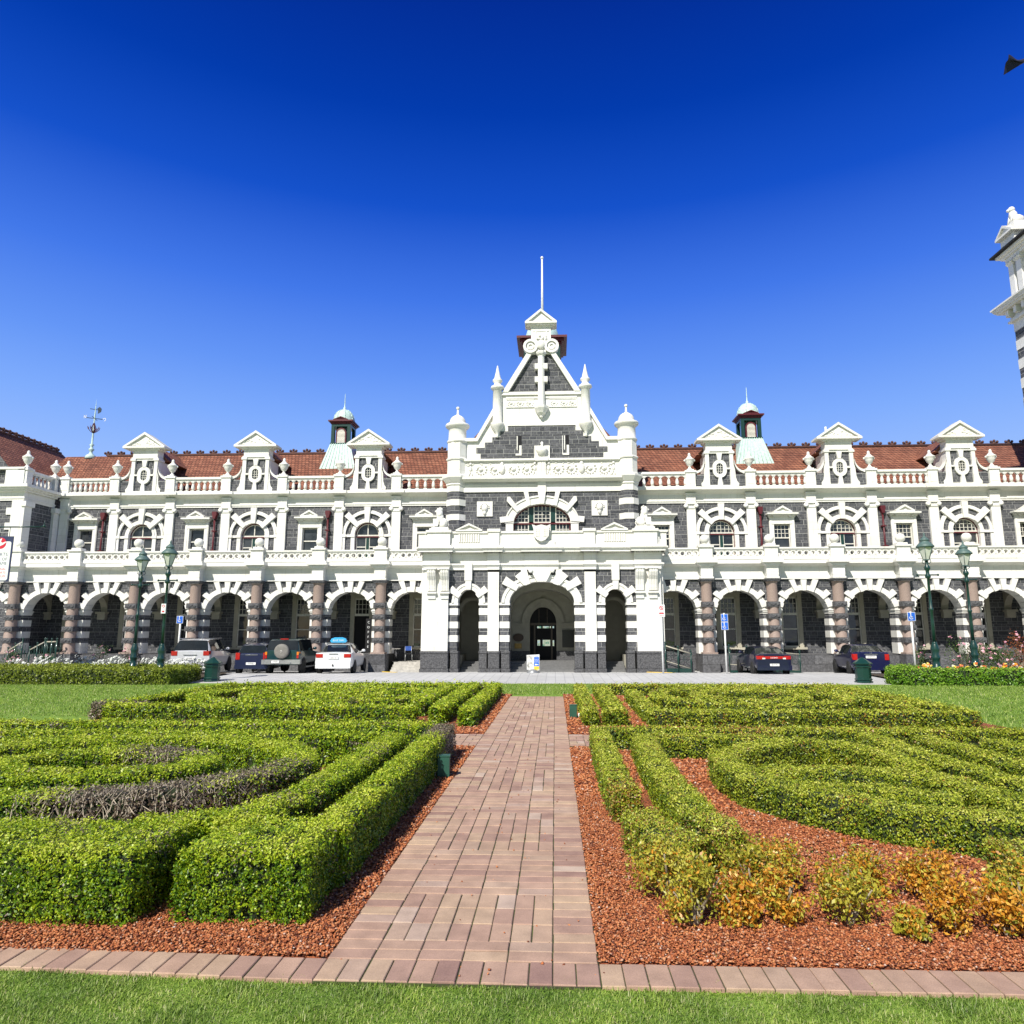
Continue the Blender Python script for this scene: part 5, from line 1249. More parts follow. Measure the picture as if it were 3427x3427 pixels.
# ---- loose shrubs : leaf cloud on bare stems
STEMM=plain('shrub_stem',(.30,.25,.18),.85,0,.3,20)
def shrub(x,y,rad,ht,mat,label,cat='shrub',group=None,alt=0,size=.035,n=700,z0=None,flowers=None,name='shrub',seed=0):
    r=np.random.default_rng(int(abs(x*97+y*31)*10)+seed); z=gz(y) if z0 is None else z0
    root=empty(name,(x,y,z)); tag(root,label,cat,group)
    mb=MB(); rr=random.Random(int(x*50+y*9)); ends=[]
    for i in range(7):
        a=rr.uniform(0,2*PI); t=rr.uniform(.3,.9); e=(rad*t*cos(a),rad*t*sin(a),ht*rr.uniform(.45,.85)); m_=(e[0]*.35,e[1]*.35,e[2]*.45); th=.012+.008*ht
        mb.tube((0,0,0),m_,th,th*.8,5); mb.tube(m_,e,th*.7,th*.3,5); ends.append(e)
    mb.build('stem',STEMM,root)
    # clusters
    nc=22; u=r.normal(size=(nc,3)); u/=np.linalg.norm(u,axis=1,keepdims=True); rr_=r.random(nc)**.45
    cl=np.stack([u[:,0]*rad*rr_*.85,u[:,1]*rad*rr_*.85,ht*.54+u[:,2]*ht*.40*rr_],1)
    ci=r.integers(0,nc,n); P=cl[ci]+r.normal(size=(n,3))*np.array([rad*.22,rad*.22,ht*.11]); P[:,2]=np.maximum(P[:,2],.05)
    Nn=P-np.array([0,0,ht*.4]); Nn/=np.linalg.norm(Nn,axis=1,keepdims=True)+1e-9
    at=np.clip(alt+.35*np.sin(ci*2.1),0,1) if alt>0 else np.zeros(n)
    npmesh('foliage',leaf_quads(P,Nn,size,r,.45,.5),np.arange(n*4).reshape(-1,4),mat,attr=np.repeat(at,4),parent=root)
    if flowers:
        fm,nf,fs=flowers; k=r.integers(0,n,nf); FP=P[k]+Nn[k]*rad*.08; FP[:,2]+=.02
        npmesh('blossom',leaf_quads(np.repeat(FP,4,0)+r.normal(size=(nf*4,3))*fs*.25,np.repeat(Nn[k]*.5+[-.5,-.7,.5],4,0),fs,r,.85,.95),np.arange(nf*16).reshape(-1,4),fm,parent=root)
    return root
YEL=leaf_mat('yellow_box_leaf',[(0,(.12,.15,.015)),(.3,(.32,.32,.025)),(.6,(.52,.47,.05)),(1,(.65,.60,.14))],[(0,(.42,.16,.015)),(.5,(.70,.31,.025)),(1,(.82,.50,.09))])
bs=[(.74,5.05,.26,.42,.10,'yellow green box bush with brown speckles, beside the right path hedge'),(.82,4.62,.21,.42,.12,'yellow leaved box bush nearest the path in the front row'),(1.10,4.62,.15,.36,.85,'orange leaved dying bush with a forked grey stem, second in the front row'),
 (1.36,4.68,.15,.36,.75,'golden orange dying bush, third in the front row'),(1.50,5.28,.22,.38,.50,'mustard coloured bush standing behind the orange front bushes'),(1.74,4.66,.21,.42,.08,'round yellow green bush in the middle of the front row'),
 (1.30,5.1,.2,.40,.22,'green and brown bush behind the second front bush'),(2.02,4.50,.11,.20,.35,'low yellow tuft between two front row bushes'),(2.05,5.15,.20,.38,.60,'amber bush in the second row above the red mulch'),
 (2.30,4.58,.16,.38,.85,'bright orange bush with thin bare stem, front row'),(2.42,5.05,.18,.40,.7,'orange and yellow bush in the second row at the right'),(2.60,4.55,.15,.36,.8,'ragged orange bush beside a bright orange one, front row'),
 (2.82,4.75,.22,.42,.12,'dense yellow green bush at the right of the front row'),(3.12,4.62,.19,.42,.9,'deep orange bush at the right picture edge')]
for x,y,a,h_,al,lb in bs: shrub(x,y,a*.92,h_*.93,YEL,lb,'bush','struggling box bushes in the front right bed',al,.030,1900,name='box_bush')
# ================================================================ writing helper
def text(s,parent,mat,size,loc,rot=(R_(90),0,0),align='CENTER',name='lettering',ext=.003,sx=1):
    cu=bpy.data.curves.new(name,'FONT'); cu.body=s; cu.size=size; cu.align_x=align; cu.extrude=ext; cu.resolution_u=3; cu.space_line=.95
    t=bpy.data.objects.new(name,cu); C.objects.link(t); dg=bpy.context.evaluated_depsgraph_get(); me=bpy.data.meshes.new_from_object(t.evaluated_get(dg)); bpy.data.objects.remove(t)
    me.materials.clear(); me.materials.append(mat); o=bpy.data.objects.new(name,me); C.objects.link(o); o.parent=parent; o.location=loc; o.rotation_euler=rot; o.scale=(sx,1,1); return o
BLUE=plain('sign_blue',(.02,.14,.65),.4,0,.04); NAVY=plain('navy_panel',(.035,.045,.11),.5); REDP=plain('sign_red',(.62,.03,.06),.4,0,.05); BLKP=plain('black_rubber',(.02,.02,.02),.8); WH=plain('sign_white',(.85,.86,.86),.4,0,.03); YELP=plain('sign_yellow',(.8,.55,.05),.5)
# ================================================================ vehicles
TYRE=plain('tyre_rubber',(.018,.018,.018),.85); RIM=plain('alloy_rim',(.45,.46,.48),.3,.8); TAIL=plain('tail_lamp_red',(.45,.008,.012),.15,0,.1,30,.7,.6); AMB=plain('amber_lens',(.75,.22,.02),.2); PLATE=plain('number_plate_white',(.8,.8,.78),.5); TRIM=plain('black_trim',(.02,.02,.022),.6)
CARG=plain('tinted_car_glass',(.012,.016,.018),.04,0,.3,3,.8)
def paint(name,col,metal=.3): 
    m=plain(name,col,.32,metal,.04,3,.5,1.0); return m
def ringpts(st):
    x,zb,zl,zr,wl,wr=st
    h=[(0,zb),(wl*.80,zb),(wl*.96,zb+.10),(wl,zb+.26),(wl*1.0,(zb+zl)*.5+.08),(wl*.965,zl),(wr,zr-.035),(wr*.86,zr),(0,zr+.012)]
    return h
def car(name,label,loc,rz,sts,pm,glass_iv,rearw,frontw,wheels,wr_,lights,plate,extra=None,cat='car',bump_m=None,rail=False):
    o=empty(name,loc,rz); tag(o,label,cat,'cars parked in front of the arcade')
    body=MB(); side=MB(); side2=MB(); rear=MB(); front=MB(); K=9; rings=[]
    for s in sts:
        h=ringpts(s); rings.append([(p[0],s[0],p[1]) for p in h]+[(-p[0],s[0],p[1]) for p in reversed(h[1:-1])])
    n=len(rings[0])
    def quad(mb,a,b,i,j,push=0):
        q=len(mb.v); mb.v+=[rings[a][i],rings[a][j],rings[b][j],rings[b][i]]; mb.face((q,q+1,q+2,q+3),0,True)
    for a in range(len(sts)-1):
        b=a+1
        for i in range(n):
            j=(i+1)%n; pos=i if i<K-1 else n-1-i
            tgt=body
            if pos==5 and a in glass_iv: tgt=side if i<K-1 else side2
            elif pos in (6,7) and a==rearw: tgt=rear
            elif pos in (6,7) and a==frontw: tgt=front
            quad(tgt,a,b,i,j)
    # weld body
    for idx in (0,-1):
        q=len(body.v); body.v+=rings[idx]; body.face(range(q,q+n),0)
    bo=body.build('body',pm,o); bm=bmesh.new(); bm.from_mesh(bo.data); bmesh.ops.remove_doubles(bm,verts=bm.verts,dist=.0005); bmesh.ops.recalc_face_normals(bm,faces=bm.faces); bm.to_mesh(bo.data); bm.free()
    m_=bo.modifiers.new('edge','BEVEL'); m_.width=.03; m_.segments=2; m_.limit_method='ANGLE'; m_.angle_limit=R_(35)
    for nm,mm in (('side_window',side),('side_window',side2),('rear_window',rear),('windscreen',front)):
        if mm.v:
            g=mm.build(nm,CARG,o); bm=bmesh.new(); bm.from_mesh(g.data); bmesh.ops.remove_doubles(bm,verts=bm.verts,dist=.0005); bmesh.ops.recalc_face_normals(bm,faces=bm.faces); bm.to_mesh(g.data); bm.free()
    wl=max(s[4] for s in sts)
    for y in wheels:
        for s in (-1,1):
            ar=MB(); b=0; ar.lathe([(wr_+.06,0),(wr_+.06,.02),(0,.02)],0,0,22); ar.xf(0,lambda v:Vector((s*(wl-.012+v.z),y+v.x,wr_+v.y))); ar.build('wheel_arch',TRIM,o)
            t=MB(); t.lathe([(wr_*.62,0),(wr_*.95,0),(wr_,.03),(wr_,.17),(wr_*.95,.2),(wr_*.62,.2)],0,0,24); t.xf(0,lambda v:Vector((s*(wl-.17+v.z),y+v.x,wr_+v.y))); to=t.build('wheel',TYRE,o)
            r=MB(); r.lathe([(wr_*.62,.10),(wr_*.64,.19),(wr_*.56,.17),(wr_*.5,.13),(.05,.16),(0,.17)],0,0,20)
            for q in range(7):
                a=q*2*PI/7; r.prism([(cos(a-.16)*.06,sin(a-.16)*.06),(cos(a-.1)*wr_*.56,sin(a-.1)*wr_*.56),(cos(a+.1)*wr_*.56,sin(a+.1)*wr_*.56),(cos(a+.16)*.06,sin(a+.16)*.06)],.15,.19,'z')
            r.xf(0,lambda v:Vector((s*(wl-.17+v.z),y+v.x,wr_+v.y))); r.build('rim',RIM,to)
    for (x0,x1,z0,z1,mat,y) in lights:
        for s in (-1,1):
            l=MB(); l.prism([(s*x0,y-.012),(s*x1*.96,y-.012),(s*x1,y+.04),(s*(x1+.006),y+.22),(s*(x1-.08),y+.25),(s*x0,y+.03)],z0,z1,'z'); l.build('tail_light',mat,o)
    x0,x1,z0,z1,y=plate[:5]; p=MB(); p.box(x0,x1,y-.025,y+.01,z0,z1); po=p.build('number_plate',PLATE,o)
    text(plate[5],po,BLKP,(z1-z0)*.75,((x0+x1)/2,y-.027,z0+.035),name='plate_lettering',ext=.001)
    for s in (-1,1):
        mi=MB(); mi.blob((s*(wl+.08),sts[frontw][0]+.02,sts[3][2]+.08),.11,8,0,(1,.6,.75)); mi.tube((s*(wl-.08),sts[frontw][0]+.05,sts[3][2]+.02),(s*(wl+.06),sts[frontw][0]+.03,sts[3][2]+.06),.03); mi.build('wing_mirror',pm,o)
    if extra: extra(o)
    return o
# station tuples: (y, z bottom, z belt, z roof, half width, half width roof)
def x_suv(o):
    b=MB(); b.prism([(-.95,.30),(.95,.30),(.97,.62),(-.97,.62)],-.07,.1,'y'); b.build('rear_bumper',plain('silver_bumper',(.62,.63,.66),.4,.1),o)
    b=MB(); b.box(-.9,.9,-.085,.05,.26,.42); b.build('bumper_skirt',TRIM,o)
    b=MB(); b.tube((-.72,.5,1.74),(-.72,2.6,1.76),.025); b.tube((.72,.5,1.74),(.72,2.6,1.76),.025); b.build('roof_rail',GREYM,o)
    b=MB(); b.box(-.32,.32,-.03,.01,.93,.97); b.build('tailgate_trim',RIM,o); b=MB(); b.box(-.06,.42,.10,.15,1.22,1.25); b.build('wiper',TRIM,o)
car('parked_car','silver sport utility car with privacy glass beside the left rubbish bin',(-18.25,35.25,-.30),.17,
 [(0,.32,1.10,1.12,.93,.86),(.06,.30,1.12,1.16,.95,.84),(.34,.28,1.13,1.66,.95,.70),(.62,.27,1.12,1.72,.95,.70),(1.55,.26,1.10,1.745,.95,.70),(2.35,.26,1.08,1.72,.95,.70),(2.75,.26,1.06,1.62,.95,.68),(3.30,.28,1.02,1.06,.94,.80),(4.2,.30,.90,.93,.90,.74),(4.45,.38,.70,.74,.78,.62)],
 paint('silver_paint',(.66,.67,.70),.15),{2,3,4,5},1,6,(.85,3.55),.36,[(.62,.93,.92,1.14,TAIL,-.01)],(-.25,.25,.70,.83,-.03,'EPN45'),x_suv)
def x_sw(o):
    b=MB(); b.box(-.80,.80,-.075,.06,.26,.46); b.build('rear_bumper',paint('navy_bumper_paint',(.02,.028,.07)),o)
    b=MB(); b.box(-.3,.3,-.02,.01,.93,.96); b.build('tailgate_trim',RIM,o)
car('parked_car','small dark blue hatchback squeezed between the silver car and the green four wheel drive',(-15.2,35.45,-.30),.09,
 [(0,.30,.95,.97,.80,.72),(.05,.28,1.0,1.02,.83,.70),(.30,.24,1.01,1.40,.84,.58),(.55,.22,1.0,1.49,.845,.60),(1.5,.20,.98,1.52,.845,.61),(2.2,.20,.95,1.47,.845,.60),(2.85,.22,.92,.95,.84,.66),(3.5,.26,.80,.84,.80,.62),(3.7,.34,.6,.64,.7,.5)],
 paint('navy_paint',(.018,.025,.075),.3),{2,3,4},1,5,(.62,3.0),.31,[(.58,.81,.72,1.05,TAIL,-.01)],(-.24,.24,.46,.58,-.04,'FHM28'),x_sw)
def x_4x4(o):
    b=MB(); b.box(-.95,.95,-.16,.10,.50,.72); b.box(-.5,.5,-.24,-.1,.52,.60); b.build('rear_bumper',plain('chrome_bumper',(.5,.5,.5),.3,.7),o)
    sp=MB(); sp.lathe([(.20,0),(.33,0),(.36,.03),(.36,.18),(.33,.22),(.20,.22)],0,0,26); sp.xf(0,lambda v:Vector((v.x+.03,-.04-v.z,1.13+v.y))); so_=sp.build('spare_wheel',plain('grey_tyre',(.20,.19,.17),.7),o)
    r=MB(); r.lathe([(.23,.10),(.22,.19),(.12,.17),(.06,.22),(0,.22)],0,0,20); r.xf(0,lambda v:Vector((v.x+.03,-.04-v.z,1.13+v.y))); r.build('rim',plain('white_steel_rim',(.7,.68,.62),.4),so_)
    b=MB(); b.box(-.2,.2,.28,.34,1.70,1.75); b.build('brake_light',TAIL,o)
    b=MB(); b.box(-.96,-.90,.7,3.4,.30,.36); b.box(.90,.98,.9,2.9,.30,.36); b.build('side_step',GREYM,o)
car('parked_car','dark green four wheel drive with a spare wheel on its back door',(-13.62,35.35,-.30),.06,
 [(0,.48,1.14,1.16,.86,.80),(.04,.46,1.15,1.18,.88,.80),(.22,.44,1.16,1.66,.88,.72),(.45,.44,1.15,1.72,.885,.72),(1.5,.44,1.13,1.74,.885,.73),(2.4,.44,1.11,1.72,.885,.72),(2.95,.44,1.08,1.10,.88,.74),(3.9,.46,.98,1.0,.86,.72),(4.25,.52,.80,.84,.82,.70)],
 paint('dark_teal_paint',(.006,.045,.055),.3),{2,3,4},1,5,(.72,3.35),.38,[(.74,.86,.95,1.10,AMB,-.01),(.74,.86,.78,.95,TAIL,-.01)],(-.42,-.05,.56,.68,-.235,'WB70'),x_4x4)
def x_taxi(o):
    b=MB(); b.box(-.60,.60,1.05,1.12,1.50,1.53); b.box(-.60,-.56,1.0,1.16,1.42,1.5); b.box(.56,.60,1.0,1.16,1.42,1.5); b.build('roof_bar',GREYM,o)
    b=MB(); n=16; b.prism([(-.36,1.54),(.36,1.54),(.42,1.62),(.36,1.74),(.18,1.80),(-.18,1.80),(-.36,1.74),(-.42,1.62)],1.0,1.2,'y'); t=b.build('taxi_sign',plain('taxi_sign_blue',(.05,.42,.80),.35,0,.03),o); text('BLUE TAXI',t,WH,.12,(0,.995,1.61),name='sign_lettering')
    b=MB(); b.box(-.22,.22,-.035,0,.98,1.02); b.build('boot_trim',RIM,o); b=MB(); b.tube((0,-.1,.42),(0,-.02,.42),.03); b.blob((0,-.1,.47),.035,8); b.build('tow_ball',TRIM,o)
    b=MB(); b.box(-.86,.86,-.06,.06,.30,.66); b.build('rear_bumper',plain('white_bumper',(.72,.73,.73),.35),o)
car('parked_car','white taxi saloon with a light blue sign on its roof',(-11.0,35.3,-.30),.08,
 [(0,.34,.98,1.0,.86,.78),(.06,.28,1.03,1.05,.90,.80),(.45,.26,1.06,1.08,.905,.78),(.98,.24,1.02,1.42,.91,.62),(1.15,.24,1.0,1.47,.91,.62),(2.0,.24,.98,1.49,.91,.62),(2.6,.24,.96,1.44,.91,.61),(3.2,.26,.93,.96,.90,.72),(4.0,.28,.82,.86,.87,.70),(4.35,.36,.62,.66,.78,.6)],
 paint('white_paint',(.74,.75,.76),0),{3,4,5},2,6,(.85,3.55),.32,[(.52,.87,.82,1.0,TAIL,-.01)],(-.25,.25,.74,.86,-.02,'XB0110'),x_taxi)
def x_nis(o):
    b=MB(); b.box(-.82,.82,-.07,.06,.26,.50); b.build('rear_bumper',paint('blue_bumper_paint',(.010,.013,.05)),o)
    b=MB(); b.box(-.46,.46,-.022,.0,.80,.92); bb=b.build('reflector_panel',TAIL,o); text('LUCINO',bb,WH,.09,(0,-.024,.82),name='badge_lettering')
    b=MB(); b.box(-.56,-.42,-.03,0,.78,.85); b.box(.42,.56,-.03,0,.78,.85); b.build('reversing_light',plain('clear_lens',(.75,.70,.66),.2),o)
car('parked_car','dark blue saloon with a full width red tail panel, parked by the ramp',(10.55,35.35,-.33),0,
 [(0,.32,.96,.98,.80,.74),(.06,.26,1.0,1.02,.84,.76),(.48,.24,1.02,1.04,.845,.76),(1.05,.22,.98,1.30,.85,.60),(1.25,.22,.96,1.35,.85,.60),(2.0,.22,.94,1.37,.85,.60),(2.6,.22,.92,1.32,.85,.59),(3.15,.24,.88,.91,.84,.68),(3.95,.26,.78,.82,.82,.66),(4.25,.34,.6,.64,.74,.56)],
 paint('deep_blue_paint',(.009,.011,.045),.3),{3,4,5},2,6,(.78,3.4),.30,[(.48,.82,.78,.94,TAIL,-.012)],(-.22,.22,.46,.57,-.05,'ZU7192'),x_nis)
def x_cor(o):
    b=MB(); b.box(-.83,.83,-.07,.06,.26,.56); b.build('rear_bumper',paint('royal_bumper_paint',(.010,.014,.07)),o)
    b=MB(); b.box(-.3,.3,-.03,0,.99,1.02); b.build('boot_trim',RIM,o); b=MB(); b.ring(0,1.07,.035,.05,-.03,-.01,0,360,12); b.build('badge',RIM,o)
car('parked_car','royal blue saloon half hidden behind the right green rubbish bin',(15.25,35.6,-.33),-.13,
 [(0,.32,1.04,1.06,.82,.76),(.06,.26,1.09,1.11,.85,.78),(.42,.24,1.10,1.12,.855,.76),(.98,.22,1.03,1.40,.86,.61),(1.15,.22,1.0,1.45,.86,.61),(2.0,.22,.98,1.47,.86,.61),(2.6,.22,.96,1.42,.86,.60),(3.2,.24,.92,.95,.85,.70),(3.95,.26,.82,.86,.83,.68),(4.25,.34,.62,.66,.75,.58)],
 paint('royal_blue_paint',(.010,.014,.075),.3),{3,4,5},2,6,(.80,3.45),.31,[(.62,.84,.74,1.02,TAIL,-.012)],(-.24,.24,.82,.94,-.02,'DAM737'),x_cor)
# ================================================================ street lamps
LGL=plain('frosted_lamp_glass',(.62,.64,.58),.25,0,.08)
def lamp(x,y,label,sc=1):
    z=gz(y); o=empty('street_lamp',(x,y,z)); tag(o,label,'street lamp','old fashioned green street lamps')
    b=MB(); b.lathe([(.18,0),(.18,.62),(.20,.64),(.20,.70),(.15,.74),(.14,.95),(.17,1.02),(.175,1.1),(.13,1.18),(.165,1.36),(.17,1.44),(.12,1.60),(.10,1.66),(.11,1.7)],0,0,12); b.build('lamp_base',GRN,o)
    s=MB(); s.lathe([(.075,1.66),(.07,2.5),(.065,2.95),(.09,2.98),(.09,3.06),(.06,3.1),(.048,4.3),(.11,4.34),(.11,4.42),(.07,4.5),(.07,4.62),(.12,4.7),(.12,4.78),(.06,4.86),(.05,5.05)],0,0,12)
    s.tube((-.40,0,4.45),(.40,0,4.45),.028); [s.blob((q*.42,0,4.45),.05,8) for q in(-1,1)]
    for a in range(4):
        t=a*PI/2+PI/4; s.path([(.05*cos(t),.05*sin(t),4.9),(.17*cos(t),.17*sin(t),4.98),(.15*cos(t),.15*sin(t),5.1)],.014,5)
    s.build('pole',GRN,o)
    g=MB(); g.lathe([(.12,5.10),(.29,5.60)],0,0,6,0,0,1,1,False); l=g.build('lantern_glass',LGL,o)
    f=MB()
    for i in range(6):
        a=i*PI/3; f.tube((.125*cos(a),.125*sin(a),5.09),(.30*cos(a),.30*sin(a),5.61),.014,.014,5)
    f.lathe([(.14,5.06),(.14,5.10)],0,0,6,0,0,1,1,False); f.lathe([(.31,5.59),(.35,5.62),(.35,5.66),(.24,5.78),(.17,5.84),(.17,5.88),(.20,5.90),(.14,5.98),(.07,6.04),(.03,6.1),(.045,6.14),(.01,6.24)],0,0,12); f.build('lantern_frame',plain('weathered_green_metal',(.09,.15,.14),.5) if 'weathered_green_metal' not in bpy.data.materials else bpy.data.materials['weathered_green_metal'],o)
    o.scale=(sc,sc,sc); return o
lamp(-18.76,31.3,'outermost left street lamp, the shorter of the pair at the left',.95)
L2_=lamp(-16.28,29.1,'left street lamp with a small parking plate on its pole',.955)
p=MB(); p.box(-.10,.10,-.16,-.13,3.0,3.42); pp=p.build('parking_plate',WH,L2_); q=MB(); q.ring(0,3.32,.04,.06,-.17,-.16,0,360,14); q.box(-.05,.05,-.17,-.16,3.06,3.12); q.build('sign_symbol',REDP,pp)
lamp(15.58,30.3,'inner right street lamp in front of the maroon downpipe',1.0)
lamp(18.55,32.8,'outer right street lamp, nearer the right picture edge',.985)
# ================================================================ bins
def bin_(x,y,label):
    o=empty('rubbish_bin',(x,y,gz(y)+.0)); tag(o,label,'rubbish bin','green octagonal litter bins')
    b=MB(); b.lathe([(.36,0),(.36,.05),(.32,.06),(.31,.10),(.345,.12),(.345,.16),(.31,.18),(.31,.62),(.35,.64),(.35,.69),(.31,.71),(.30,.76)],0,0,8,0,PI/8,1,1,False); b.build('bin_body',GRN,o)
    b=MB(); b.lathe([(.38,.76),(.38,.80),(.30,.86),(.10,1.0),(.06,1.01),(.05,1.04),(0,1.04)],0,0,8,0,PI/8,1,1,False); b.build('lid',GRN,o); return o
bin_(-15.0,31.0,'green bin at the corner of the left clipped hedge'); bin_(12.9,31.0,'green bin in front of the royal blue car')
# small green irrigation boxes
for x,y,rz,lb in ((-1.37,8.95,.1,'small green box standing at the left edge of the brick path'),(.36,15.1,0,'small dark green box in the mulch right of the path')):
    o=empty('utility_box',(x,y,0),rz); tag(o,lb,'utility box')
    b=MB(); b.box(-.075,.075,-.06,.06,0,.26); b.build('box_body',plain('mid_green_paint',(.025,.10,.066),.5) if 'mid_green_paint' not in bpy.data.materials else bpy.data.materials['mid_green_paint'],o,bevel=.006)
    b=MB(); b.box(-.08,.08,-.065,.065,.26,.275); b.build('lid',bpy.data.materials['mid_green_paint'],o)
    b=MB(); b.lathe([(.022,0),(.022,.09),(.012,.1)],-.11 if x<0 else .12,.02,10); b.build('pipe_cap',WHITEP,o)
# ================================================================ signs
def post(o,h,lean=0): b=MB(); b.tube((0,0,0),(0,0,h),.045,.045,10); b.build('post',WHITEP,o)
o=empty('parking_sign',(5.32,36,gz(36))); tag(o,'white pole with a red and white no parking plate beside the porch','sign'); post(o,3.3)
b=MB(); b.box(-.17,.17,-.07,-.05,2.78,3.38); pl=b.build('sign_plate',WH,o); b=MB(); b.ring(0,3.22,.075,.105,-.076,-.07,0,360,18); b.prism([(-.07,3.28),(-.05,3.3),(.07,3.16),(.05,3.14)],-.077,-.07,'y'); b.box(-.10,.10,-.076,-.07,2.92,2.99); b.prism([(-.13,2.95),(-.09,2.99),(-.09,2.91)],-.076,-.07,'y'); b.prism([(.13,2.95),(.09,2.99),(.09,2.91)],-.076,-.07,'y'); b.build('sign_symbol',REDP,pl); text('P',pl,BLKP,.13,(0,-.071,3.17),name='sign_lettering'); text('TAXIS',pl,REDP,.085,(0,-.071,2.82),name='sign_lettering')
def wheelchair(par,zc,s=1,y=-.076):
    b=MB(); b.ring(-.02*s,zc-.05*s,.055*s,.08*s,y-.004,y+.004,150,400,16); b.blob((-.03*s,y,zc+.13*s),.03*s,8,0,(1,.2,1)); b.box((-.045)*s,(-.015)*s,y-.004,y+.004,zc-.02*s,zc+.10*s); b.box((-.045)*s,.05*s,y-.004,y+.004,zc-.04*s,zc-.01*s); b.box(.035*s,.06*s,y-.004,y+.004,zc-.11*s,zc-.01*s); b.build('wheelchair_symbol',WH,par)
for x,y,h,zs,lb in ((8.42,36,2.95,(2.32,2.72),'white pole with two stacked blue disabled parking plates'),(15.75,32.4,2.95,(2.73,),'white pole with one blue disabled plate in the pansy bed'),(-19.45,36.3,2.9,(2.70,),'white pole with blue disabled plate behind the silver car')):
    o=empty('parking_sign',(x,y,gz(y))); tag(o,lb,'sign'); post(o,h)
    for zc in zs: b=MB(); b.box(-.17,.17,-.07,-.05,zc-.19,zc+.19); pl=b.build('sign_plate',WH,o); b=MB(); b.box(-.155,.155,-.074,-.07,zc-.175,zc+.175); b.build('blue_panel',BLUE,pl); wheelchair(pl,zc+.01)
# pavement board
o=empty('pavement_board',(-1.15,37.4,gz(37.4))); tag(o,'freestanding advertising board with blue arrow panel at the porch entrance','board')
b=MB(); b.prism([(-.32,.16),(.32,.13),(.33,.93),(-.33,.90)],-.03,.03,'y'); pn=b.build('panel',WH,o)
m,N,L,bb=M('photo_panel'); g=geo(N); L.new(ramp(N,L,noise(N,L,g.outputs[0],9,5),[(.3,(.25,.25,.22)),(.5,(.62,.61,.58)),(.7,(.85,.84,.8))]),bb.inputs['Base Color'])
b=MB(); b.box(-.31,.03,-.035,-.03,.18,.88); b.build('photo_print',m,pn)
b=MB(); b.box(.05,.31,-.035,-.03,.34,.80); b.build('blue_panel',BLUE,pn); b=MB(); b.box(.05,.31,-.035,-.03,.16,.33); b.build('yellow_panel',YELP,pn)
b=MB(); b.prism([(.09,.42),(.16,.48),(.16,.44),(.27,.44),(.27,.40),(.16,.40),(.16,.36)],-.039,-.035,'y'); b.build('arrow',WH,pn); text('Cruises\nTrains\nTickets',pn,WH,.075,(.18,-.037,.67),name='board_lettering'); text('SALE',pn,BLUE,.07,(.18,-.033,.82),name='board_lettering')
b=MB(); b.lathe([(.34,.0),(.34,.04),(.25,.13),(.08,.19),(0,.2)],0,0,20); b.build('base',GREYM,o)
# banner at the left edge
o=empty('banner_sign',(-25.6,30,gz(30))); tag(o,'hanging museum banner with red and white emblem cut by the left picture edge','banner')
b=MB(); b.lathe([(.14,0),(.14,1.2),(.08,1.4),(.06,7.0),(.02,7.2)],0,0,12); b.tube((0,0,6.75),(3.1,0,6.75),.035,.03,8); b.blob((3.0,0,6.78),.07,8); b.tube((3.0,0,6.78),(3.0,0,7.05),.03,.005,6); b.tube((0,0,3.95),(1.45,0,3.95),.025,.025,6); b.blob((1.45,0,3.95),.045,8)
b.tube((.5,0,6.75),(.5,0,6.33),.012); b.tube((1.45,0,6.75),(1.45,0,6.33),.012); b.build('pole',GRN,o)
b=MB(); b.box(.4,1.66,-.02,.02,4.33,6.33); bn=b.build('banner_panel',NAVY,o)
b=MB(); r=.10; P=[(.46+r-r*cos(t*PI/10),4.38+r-r*sin(t*PI/10)) for t in range(6)]+[(1.6-r+r*sin(t*PI/10),4.38+r-r*cos(t*PI/10)) for t in range(6)]+[(1.6-r+r*cos(t*PI/10),6.10-r+r*sin(t*PI/10)) for t in range(6)]+[(.46+r-r*sin(t*PI/10),6.10-r+r*cos(t*PI/10)) for t in range(6)]
b.prism(P,-.026,-.02,'y'); b.build('white_panel',WH,bn)
b=MB(); b.prism([(1.12+.25*cos(t*PI/16),6.02+.25*sin(t*PI/16)) for t in range(32)],-.032,-.026,'y'); em=b.build('round_emblem',REDP,bn)
b=MB(); b.prism([(.90,6.02),(1.0,6.17),(1.16,6.25),(1.12,6.08),(1.2,6.04),(1.34,6.10),(1.36,6.06),(1.24,5.96),(1.06,5.88),(.93,5.84),(1.05,5.95)],-.036,-.032,'y'); b.build('bird_shape',WH,em)
for t_,z_,m_,s_ in (('SPORTS',5.45,NAVY,.22),('HALL OF',5.25,NAVY,.19),('FAME',5.06,NAVY,.19),('NATIONAL',4.83,REDP,.14),('SPORTS',4.67,REDP,.14),('MUSEUM',4.51,REDP,.14)): text(t_,bn,m_,s_,(1.5,-.027,z_),align='RIGHT',name='banner_lettering',ext=.001)
